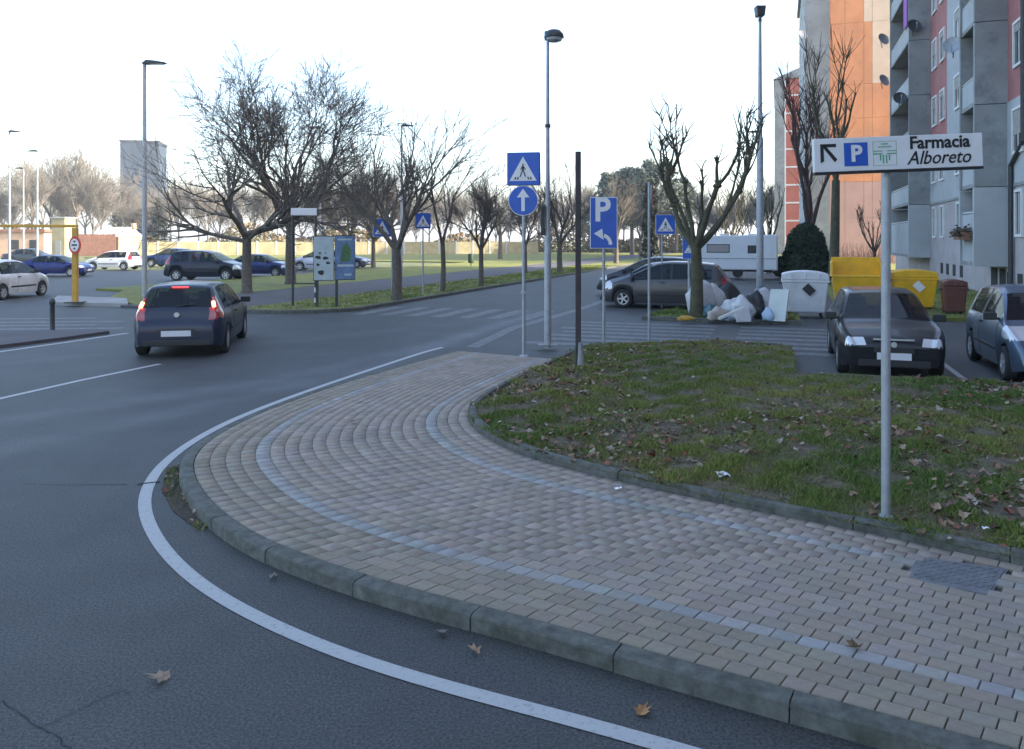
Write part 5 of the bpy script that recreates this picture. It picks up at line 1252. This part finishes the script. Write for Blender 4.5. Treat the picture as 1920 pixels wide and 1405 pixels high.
# ------------------------------------------------------------------ trees
def branches(rr, p, d, length, r, depth, out, P):
    """collect (points, radii) polylines"""
    n = 5 if depth > 1 else 3; pts = [p.copy()]; rad = [r]; q = p.copy(); dd = d.copy()
    r1 = max(P['rmin'], r * P['taper'])
    for i in range(n):
        dd = (dd + Vector((rr.gauss(0, 1), rr.gauss(0, 1), rr.gauss(0, 1))) * P['wob'] + Vector((0, 0, P['up'] * (1.0 if depth < P['depth'] else .3)))).normalized()
        q = q + dd * (length / n); pts.append(q.copy()); rad.append(r + (r1 - r) * (i + 1) / n)
    out.append((pts, rad))
    if depth <= 0: return
    k = P['kids'][min(depth, len(P['kids']) - 1)]
    for c in range(k):
        t = rr.uniform(.3, 1.0) if c else 1.0
        i = min(int(t * n), n - 1); f = t * n - i; b = pts[i].lerp(pts[i + 1], f); bd = (pts[i + 1] - pts[i]).normalized()
        a = rr.uniform(*P['ang']); ax = bd.orthogonal().normalized(); ax = Matrix.Rotation(rr.uniform(0, 6.28), 3, bd) @ ax
        nd = Matrix.Rotation(a * (.6 if c == 0 else 1), 3, ax) @ bd
        rb_ = rad[i] + (rad[i + 1] - rad[i]) * f
        branches(rr, b, nd, length * rr.uniform(*P['len']), max(P['rmin'], rb_ * rr.uniform(.5, .72)), depth - 1, out, P)
def tree_meshes(seed, trunk_h, trunk_r, limbs, limb_len, limb_ang, P, m, lean=(0, 0)):
    rr = random.Random(seed); out = []
    base = Vector((0, 0, -.05)); tp = Vector((lean[0], lean[1], trunk_h))
    mid = base.lerp(tp, .5) + Vector((rr.uniform(-.05, .05), rr.uniform(-.05, .05), 0)) * trunk_h * .3
    tr = MB(); tr.tube([base, base.lerp(mid, .15), mid, tp], [trunk_r * 1.35, trunk_r * 1.08, trunk_r * .95, trunk_r * .85], 10)
    for i in range(limbs):
        az = 2 * math.pi * (i + rr.uniform(-.3, .3)) / limbs; a = rr.uniform(*limb_ang)
        d = Vector((math.sin(a) * math.cos(az), math.sin(a) * math.sin(az), math.cos(a)))
        branches(rr, tp - Vector((0, 0, rr.uniform(0, .15) * trunk_h)), d, limb_len * rr.uniform(.8, 1.15), trunk_r * rr.uniform(.5, .7), P['depth'], out, P)
    cr = MB()
    for pts, rad in out: cr.tube(pts, rad, 6 if rad[0] > .05 else (4 if rad[0] > .02 else 3), caps=False)
    return tr.build('trunk', m, data_only=True, smooth=60), cr.build('crown', m, data_only=True, smooth=60)
def put_tree(ms, px, py, label, s=1.0, rz=0.0, group='bare trees', z=0.09, Y=None, cat='tree', sz=None):
    p = gp(px, py, z) if Y is None else Vector(((px - CX) / F * Y, Y, z))
    e = empty('bare_tree', (p.x, p.y, z), rz); e.scale = (s, s, sz or s); link('trunk', ms[0], e); link('crown', ms[1], e)
    return tag(e, label, cat, group)
SP_ = dict(depth=4, kids=[0, 3, 4, 4, 4], ang=(R(22), R(52)), len=(.52, .8), wob=.10, up=.035, taper=.6, rmin=.008)
big_t = tree_meshes(3, 2.7, .22, 7, 3.3, (R(12), R(54)), dict(SP_, depth=4, kids=[0, 8, 6, 4, 4], rmin=.0085, len=(.54, .8)), M['bark'])
put_tree(big_t, 545, 533, 'largest spreading bare tree, crown highest left of centre', 1.12, R(20))
low_t = tree_meshes(8, 2.35, .2, 6, 2.9, (R(45), R(78)), dict(SP_, depth=3, up=.05, kids=[0, 5, 5, 5], rmin=.008), M['bark'])
put_tree(low_t, 463, 549, 'low wide bare tree with near-horizontal limbs behind the moving car', 1.05, R(0))
vee = tree_meshes(15, 1.75, .17, 4, 2.5, (R(16), R(34)), dict(SP_, depth=3, kids=[0, 6, 5, 5], ang=(R(15), R(40)), up=.05, rmin=.008), M['bark'])
put_tree(vee, 743, 563, 'V-shaped bare tree with mossy trunk beside the crossing sign', 1.08, R(40))
vee2 = tree_meshes(22, 2.1, .11, 2, 2.6, (R(14), R(24)), dict(SP_, depth=3, kids=[0, 4, 4, 5], ang=(R(14), R(36)), up=.06), M['bark'])
put_tree(vee2, 830, 546, 'slim forked bare tree right of the blue box sign', 1.0, R(70))
yng = tree_meshes(29, 1.9, .12, 5, 1.7, (R(22), R(52)), dict(SP_, depth=3, kids=[0, 6, 5, 5], ang=(R(18), R(46))), M['bark'])
put_tree(yng, 902, 537, 'rounded young bare tree left of the arrow sign', 1.0, R(10))
put_tree(big_t, 700, 501, 'dark bare tree with a straight trunk on the park grass behind the crossing sign', .82, R(140))
put_tree(big_t, 655, 503, 'bare tree rising behind the notice board', .86, R(230))
put_tree(vee, 1050, 511, 'bare roadside tree just right of the lamp post, far down the strip', 1.15, R(200))
put_tree(vee, 938, 486, 'distant bare tree left of the arrow sign pole', 1.5, R(120))
put_tree(yng, 985, 512, 'small bare tree behind the arrow sign pole', 1.05, R(90))
for i, (t_, lab) in enumerate(((52, 'bare tree of the roadside row seen left of the dark post'), (66, 'bare tree of the roadside row seen right of the dark post'), (82, 'far bare tree at the end of the roadside row'))):
    p = K(t_, 1.6); e = put_tree((vee, yng, vee)[i], 0, 0, lab, 1.25, R(60 * i), Y=1); e.location = (p.x, p.y, .09)
# far wood on the left and behind the park
FP = dict(SP_, depth=3, kids=[0, 6, 6, 6], rmin=.03, ang=(R(16), R(42)), up=.06)
far = [tree_meshes(40 + k, 4.5 + k, .26, 5, 5.2 + .4 * k, (R(10), R(40)), FP, M['far_bark']) for k in range(4)]
rr = random.Random(12)
spots = [(-20, 150), (25, 165), (60, 140), (95, 150), (128, 158), (160, 175), (190, 160), (214, 185), (250, 150), (300, 165), (335, 150), (372, 170), (410, 155), (450, 165), (500, 150), (540, 170), (590, 155), (640, 165), (690, 160), (735, 175), (780, 165), (825, 170), (862, 160), (905, 180), (955, 170), (1010, 165), (1040, 190), (1075, 175), (1340, 150), (1375, 140), (1405, 155), (1440, 150), (10, 180), (80, 185), (112, 178), (145, 150), (175, 145), (230, 165), (275, 180), (320, 180), (390, 145), (430, 185), (475, 150), (520, 185), (565, 145), (615, 180), (665, 150), (712, 150), (757, 160), (805, 150), (845, 185), (885, 165), (930, 155), (980, 155), (1060, 160), (1095, 150), (1120, 165), (1145, 170), (1170, 158), (1200, 170), (1222, 160), (1250, 172), (1280, 160), (1310, 165), (1358, 172), (1392, 168), (1425, 175), (1455, 165)]
for i, (px, Y) in enumerate(spots):
    s = rr.uniform(.68, .9) * (1.15 if px < 200 else .8 if px > 600 else .9)
    put_tree(far[i % 4], px, 0, 'pale bare tree in the far wood along the horizon', s, rr.uniform(0, 6.28), 'far wood', z=-.02, Y=Y + rr.uniform(-8, 8))
# undergrowth along the far wood, one mass
def leaf_cloud(name, n, fn, size, cf, m, seed, parent=None):
    rr = random.Random(seed); VS, FS, CS = [], [], []
    for i in range(n):
        p = fn(rr); s = size * rr.uniform(.5, 1.3); a = Vector((rr.gauss(0, 1), rr.gauss(0, 1), rr.gauss(0, 1))).normalized(); b = a.orthogonal().normalized(); b = Matrix.Rotation(rr.uniform(0, 6.28), 3, a) @ b; c = a.cross(b)
        k = len(VS); VS += [p - b * s, p + c * s * .5, p + b * s, p - c * s * .5]; FS.append((k, k + 1, k + 2, k + 3)); CS += [cf(rr, p)] * 4
    return np_mesh(name, VS, FS, m, np.array(CS), parent)
def hedge_fn(rr):
    px = rr.uniform(-120, 1500); Y = rr.uniform(138, 156); h = 3.0 + 1.6 * math.sin(px * .031) + 1.2 * math.sin(px * .011 + 2)
    return Vector(((px - CX) / F * Y, Y, rr.random() ** 1.3 * max(1.2, h)))
hg = leaf_cloud('undergrowth', 22000, hedge_fn, .42, lambda rr, p: rr.choice([(.12, .1, .05), (.16, .12, .07), (.09, .1, .045), (.2, .14, .08)]), M['needle'], 3)
tag(hg, 'brown green undergrowth along the edge of the far wood', 'undergrowth', kind='stuff')

# pollarded trees
def pollard(seed, trunk_h, trunk_r, limbs, L1, L2, ang_, m, shoots=6, shoot_len=.9, lean=(0, 0), knob=1.0):
    rr = random.Random(seed); tr = MB(); tp = Vector((lean[0], lean[1], trunk_h))
    tr.tube([(0, 0, -.05), (0.02, 0, .25), tp * .5 + Vector((.03, 0, 0)), tp], [trunk_r * 1.4, trunk_r * 1.1, trunk_r * .95, trunk_r * .8], 12); cr = MB()
    def limb(p, d, L, r, lvl):
        pts = [p]; rad = [r]; q = p.copy(); dd = d.copy(); n = 5
        for i in range(n):
            dd = (dd + Vector((rr.gauss(0, .09), rr.gauss(0, .09), .13))).normalized(); q = q + dd * L / n; pts.append(q.copy()); rad.append(r * (1 - .09 * (i + 1)) * (1 + (.25 if i == n - 1 else 0)))
        cr.tube(pts, rad, 8, caps=True)
        end = pts[-1]
        cr.lathe([(.01, -r * .9 * knob), (r * .75 * knob, -r * .6), (r * .95 * knob, 0), (r * .7 * knob, r * .6), (.01, r * .9 * knob)], 8, 'Z', end)
        if lvl > 0:
            for c in range(rr.choice((2, 2, 3))):
                nd = (dd + Vector((rr.gauss(0, .42), rr.gauss(0, .42), .35))).normalized(); limb(end, nd, L2 * rr.uniform(.7, 1.25), r * rr.uniform(.5, .66), lvl - 1)
        for c in range(shoots):
            b = pts[rr.choice((n, n, n - 1, n - 2))]; nd = Vector((rr.gauss(0, .45), rr.gauss(0, .45), 1)).normalized(); l = shoot_len * rr.uniform(.3, 1.1); e_ = b + nd * l
            cr.tube([b, b.lerp(e_, .5) + Vector((rr.gauss(0, .03), rr.gauss(0, .03), 0)), e_], [.02, .014, .009], 4, caps=False)
    for i in range(limbs):
        az = 2 * math.pi * (i + rr.uniform(-.25, .25)) / limbs; a = rr.uniform(*ang_)
        limb(tp - Vector((0, 0, rr.uniform(0, .2))), Vector((math.sin(a) * math.cos(az), math.sin(a) * math.sin(az), math.cos(a))), L1 * rr.uniform(.75, 1.2), trunk_r * rr.uniform(.42, .6), 2 if i % 2 == 0 else 1)
    return tr.build('trunk', m, data_only=True, smooth=60), cr.build('crown', m, data_only=True, smooth=50)
GPOL = 'pollarded trees'
po1 = pollard(6, 2.1, .145, 7, 1.85, 1.1, (R(14), R(58)), M['moss_bark'], 5, .6, knob=1.3)
put_tree(po1, 1305, 594, 'large pollarded tree with knobbly limbs above the parked cars', 1.25, R(30), GPOL, sz=.98)
po2 = pollard(9, 5.4, .25, 4, 2.7, 2.1, (R(8), R(26)), M['moss_bark'], 8, 1.5, lean=(.15, 0))
put_tree(po2, 1562, 527, 'tall pollarded tree in front of the orange wall', 1.0, R(0), GPOL, z=.1)
po3 = pollard(13, 2.6, .3, 5, 3.6, 2.4, (R(8), R(26)), M['red_bark'], 10, 1.8, knob=.8)
put_tree(po3, 1518, 519, 'dense dark pollarded tree left of the orange wall', 1.02, R(50), GPOL, z=.1)
put_tree(po1, 1442, 512, 'pollarded tree half hidden behind the tallest lamp post', 1.0, R(110), GPOL, z=.1)
put_tree(po1, 1640, 516, 'small reddish pollarded tree at the right of the orange wall', .72, R(200), GPOL, z=.1)
put_tree(po1, 1372, 500, 'small pollarded tree above the caravan roof', 1.05, R(250), GPOL, z=.1)

# conifers
def conifer(seed, h, r, n, z0, shape, cset):
    rr = random.Random(seed)
    tr = MB(); tr.tube([(0, 0, -.05), (0.05, 0, h * .5), (0, 0, h * .95)], [r * .09 + .06, r * .06 + .04, .03], 8)
    cl = []
    for k in range(110):
        t = rr.random() ** .8; z = z0 + (h - z0) * t; rad = r * shape(t); a = rr.uniform(0, 6.28); q = rad * math.sqrt(rr.uniform(.2, 1)); cl.append((Vector((q * math.cos(a), q * math.sin(a), z)), max(.25, r * .3 * (1.1 - .5 * t))))
    def fn(rr):
        c, s = rr.choice(cl); return c + Vector((rr.gauss(0, s * .55), rr.gauss(0, s * .55), rr.gauss(0, s * .42)))
    crown = leaf_cloud('crown', n, fn, .16 if h < 6 else .26, lambda rr, p: rr.choice(cset), M['needle'], seed + 1)
    me = crown.data; bpy.data.objects.remove(crown)
    return tr.build('trunk', M['bark'], data_only=True, smooth=60), me
pine = [conifer(5 + k, 14, 3.6, 9000, 5.0, lambda t: .55 + .6 * math.sin(math.pi * min(1, t * 1.05)) * (1 - .3 * t), [(.14, .165, .135), (.18, .2, .16), (.11, .14, .115), (.22, .23, .19)]) for k in range(2)]
def put_conifer(ms, px, Y, s, label, z=0.0, rz=0, py=None, sz=None):
    p = Vector(((px - CX) / F * Y, Y, z)); e = empty('conifer_tree', p, rz); e.scale = (s, s, sz or s); link('trunk', ms[0], e); link('crown', ms[1], e); return tag(e, label, 'tree', 'conifers')
put_conifer(pine[0], 1152, 128, .92, 'grey green pine at the end of the road, left of the pair'); put_conifer(pine[1], 1185, 118, .92, 'broad grey green pine behind the parking sign', rz=2)
put_conifer(pine[0], 1232, 122, 1.0, 'taller grey green pine left of the large pollarded tree', rz=4); put_conifer(pine[1], 1268, 135, .9, 'grey green pine directly behind the large pollarded tree', rz=1)
put_conifer(pine[1], 1110, 150, .72, 'small distant pine right of the dark post', rz=3)
cyp = conifer(30, 9, 1.0, 3000, .4, lambda t: 1 - .75 * t, [(.02, .028, .02), (.03, .035, .025), (.015, .02, .015)])
put_conifer(cyp, 1219, 78, .9, 'dark narrow cypress behind the edge-on sign post')
sp2 = conifer(31, 12, 3, 4000, .8, lambda t: 1 - .85 * t, [(.04, .06, .035), (.055, .075, .045), (.03, .045, .03)])
put_conifer(sp2, 226, 170, .95, 'dark green spruce left of the grey tower'); put_conifer(sp2, 298, 172, .9, 'dark green spruce right of the grey tower', rz=2)
# evergreen shrub by the flats
def shrub_fn(rr):
    t = rr.random() ** 1.1; z = .05 + 3.1 * t; rad = 1.85 * (1 - t ** 1.7) ** .6 * (.9 + .12 * math.sin(9 * t)); a = rr.uniform(0, 6.28); q = rad * rr.uniform(.55, 1.02); return Vector((q * math.cos(a), q * math.sin(a), z + rr.gauss(0, .05)))
e = empty('evergreen_shrub', ap(1511, 512, 47)); e.location.z = .1; tag(e, 'dense dark evergreen bush beside the caravan', 'bush')
leaf_cloud('foliage', 17000, shrub_fn, .11, lambda rr, p: rr.choice([(.02, .034, .02), (.035, .055, .028), (.012, .02, .013), (.05, .07, .035)]), M['needle'], 8, e)
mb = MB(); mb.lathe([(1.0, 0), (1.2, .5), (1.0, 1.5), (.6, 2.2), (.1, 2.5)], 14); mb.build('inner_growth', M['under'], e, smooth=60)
mb = MB(); mb.tube([(0, 0, -.05), (0, 0, .4)], .1, 8); mb.build('stem', M['bark'], e)
# bare scrub at the foot of the orange wall
p = ap(1610, 500, 62); e = empty('bare_shrub', (p.x, p.y, .1)); tag(e, 'leafless brown shrub at the foot of the rose wall', 'bush')
rr = random.Random(77); mb = MB()
for i in range(260):
    x = rr.uniform(-2.0, 2.2); y = rr.uniform(-.6, .6); h = rr.uniform(.8, 2.0); b = Vector((x, y, 0)); t_ = b + Vector((rr.gauss(0, .35), rr.gauss(0, .3), h)); mb.tube([b, b.lerp(t_, .5) + Vector((rr.gauss(0, .06), 0, 0)), t_], [.02, .014, .008], 3, caps=False)
mb.build('stems', M['red_bark'], e)

# ------------------------------------------------------------------ far left background
mb = MB(); 
w0, w1 = ap(258, 470, 113), ap(1010, 470, 128)
d_ = Vector((w1.x - w0.x, w1.y - w0.y, 0)); L_ = d_.length; e = empty('boundary_wall', (w0.x, w0.y, 0), ang(d_)); tag(e, 'long low cream boundary wall beyond the parked cars', 'wall')
nseg = 22
for i in range(nseg):
    q = MB(); q.box((L_ * (i + .5) / nseg, 0, 1.0), (L_ / nseg - .25, .2, 2.0)); q.build('wall_panel', M['wall_lit'], e)
    q = MB(); q.box((L_ * i / nseg, 0, 1.08), (.24, .3, 2.16)); q.build('wall_pier', M['pale_concrete'], e)
p = ap(222, 478, 120); e = empty('shed', (p.x, p.y, 0), R(-22)); tag(e, 'small peach shed with a white pitched roof', 'shed')
q = MB(); q.box((0, 0, 1.4), (4.8, 4.2, 2.8)); q.build('wall', M['shed_wall'], e)
q = MB(); q.add([(-2.6, -2.4, 2.75), (2.6, -2.4, 2.75), (2.6, 2.4, 2.75), (-2.6, 2.4, 2.75), (-2.6, 0, 4.2), (2.6, 0, 4.2)], [(0, 1, 5, 4), (2, 3, 4, 5), (0, 4, 3), (1, 2, 5), (3, 2, 1, 0)]); q.build('roof', M['shed_roof'], e)
q = MB(); q.box((-.8, -2.12, 1.0), (.9, .06, 2.0)); q.build('door', M['galv'], e)
q = MB(); q.box((2.2, .8, 4.0), (.5, .5, 1.6)); q.build('chimney', M['shed_wall'], e)
p = ap(163, 480, 116); e = empty('plank_fence', (p.x - 2.5, p.y, 0), R(4)); tag(e, 'reddish brown plank fence left of the shed', 'fence')
for i in range(24):
    q = MB(); q.box((i * .27 + .13, 0, 1.55), (.25, .05, 3.1 + .05 * (i % 3))); q.build('plank', M['wood_fence'], e)
for z in (.6, 2.4):
    q = MB(); q.box((3.24, .05, z), (6.5, .05, .12)); q.build('rail', M['wood_fence'], e)
p = ap(119, 478, 108); e = empty('utility_kiosk', (p.x, p.y, 0), R(-10)); tag(e, 'tall cream utility kiosk behind the barrier post', 'kiosk')
q = MB(); q.box((0, 0, 2.6), (2.0, 2.0, 5.2)); q.build('wall', M['wall_lit'], e); q = MB(); q.box((0, 0, 5.28), (2.3, 2.3, .15)); q.build('roof', M['pale_concrete'], e); q = MB(); q.box((0, -1.02, 1.1), (.9, .05, 2.2)); q.build('door', M['shutter'], e)
p = ap(30, 475, 118); e = empty('low_building', (p.x, p.y, 0), R(-5)); tag(e, 'low brown roofed building at the far left behind the barrier beam', 'building')
q = MB(); q.box((0, 0, 1.7), (13, 6, 3.4)); q.build('wall', M['shed_wall'], e); q = MB(); q.box((0, 0, 3.6), (13.6, 6.6, .4)); q.build('roof', M['wood_fence'], e)
for x in (-4, -1, 2, 5):
    q = MB(); q.box((x, -3.02, 1.6), (1.4, .06, 1.4)); q.build('window', M['pane'], e)
# grey-blue tower
Yt = 260; p = ap(270, 450, Yt); e = empty('tower_building', (p.x, p.y, 0), R(12)); tag(e, 'tall grey blue tower block narrowing towards its base, far left', 'tower')
q = MB(); wt = 5.7; zt_ = CAM_H + (450 - 270) / F * Yt; q.add([(-wt * .8, -5, 0), (wt * .8, -5, 0), (wt * .8, 5, 0), (-wt * .8, 5, 0), (-wt, -6, zt_ * .55), (wt, -6, zt_ * .55), (wt, 6, zt_ * .55), (-wt, 6, zt_ * .55), (-wt, -6, zt_), (wt, -6, zt_), (wt, 6, zt_), (-wt, 6, zt_)],
    [(3, 2, 1, 0), (8, 9, 10, 11)] + [(a + i, a + (i + 1) % 4, a + 4 + (i + 1) % 4, a + 4 + i) for a in (0, 4) for i in range(4)]); q.build('shell', M['tower'], e)
q = MB(); q.box((0, 0, zt_ + .2), (wt * 2 + .6, 12.6, .5)); q.build('parapet', M['dark_metal'], e)
for i in range(3):
    q = MB(); q.box((0, -6.03, zt_ * (.62 + .13 * i)), (wt * 2, .1, .15)); q.build('band', M['dark_metal'], e)

# ------------------------------------------------------------------ thin winter haze
hm = bpy.data.materials.new('haze'); hm.use_nodes = True; t_ = hm.node_tree
for n_ in list(t_.nodes):
    if n_.type == 'BSDF_PRINCIPLED': t_.nodes.remove(n_)
pv_ = t_.nodes.new('ShaderNodeVolumePrincipled'); pv_.inputs['Color'].default_value = (0.86, 0.9, 0.95, 1); pv_.inputs['Density'].default_value = 0.0006; pv_.inputs['Anisotropy'].default_value = 0.2
out_ = [n_ for n_ in t_.nodes if n_.type == 'OUTPUT_MATERIAL'][0]; t_.links.new(pv_.outputs[0], out_.inputs['Volume'])
mb = MB(); mb.box((0, 1150, 18), (3200, 3100, 38.4)); hz = mb.build('haze', hm); hz['kind'] = 'stuff'
tag(hz, 'thin pale winter haze over the whole place', 'haze')
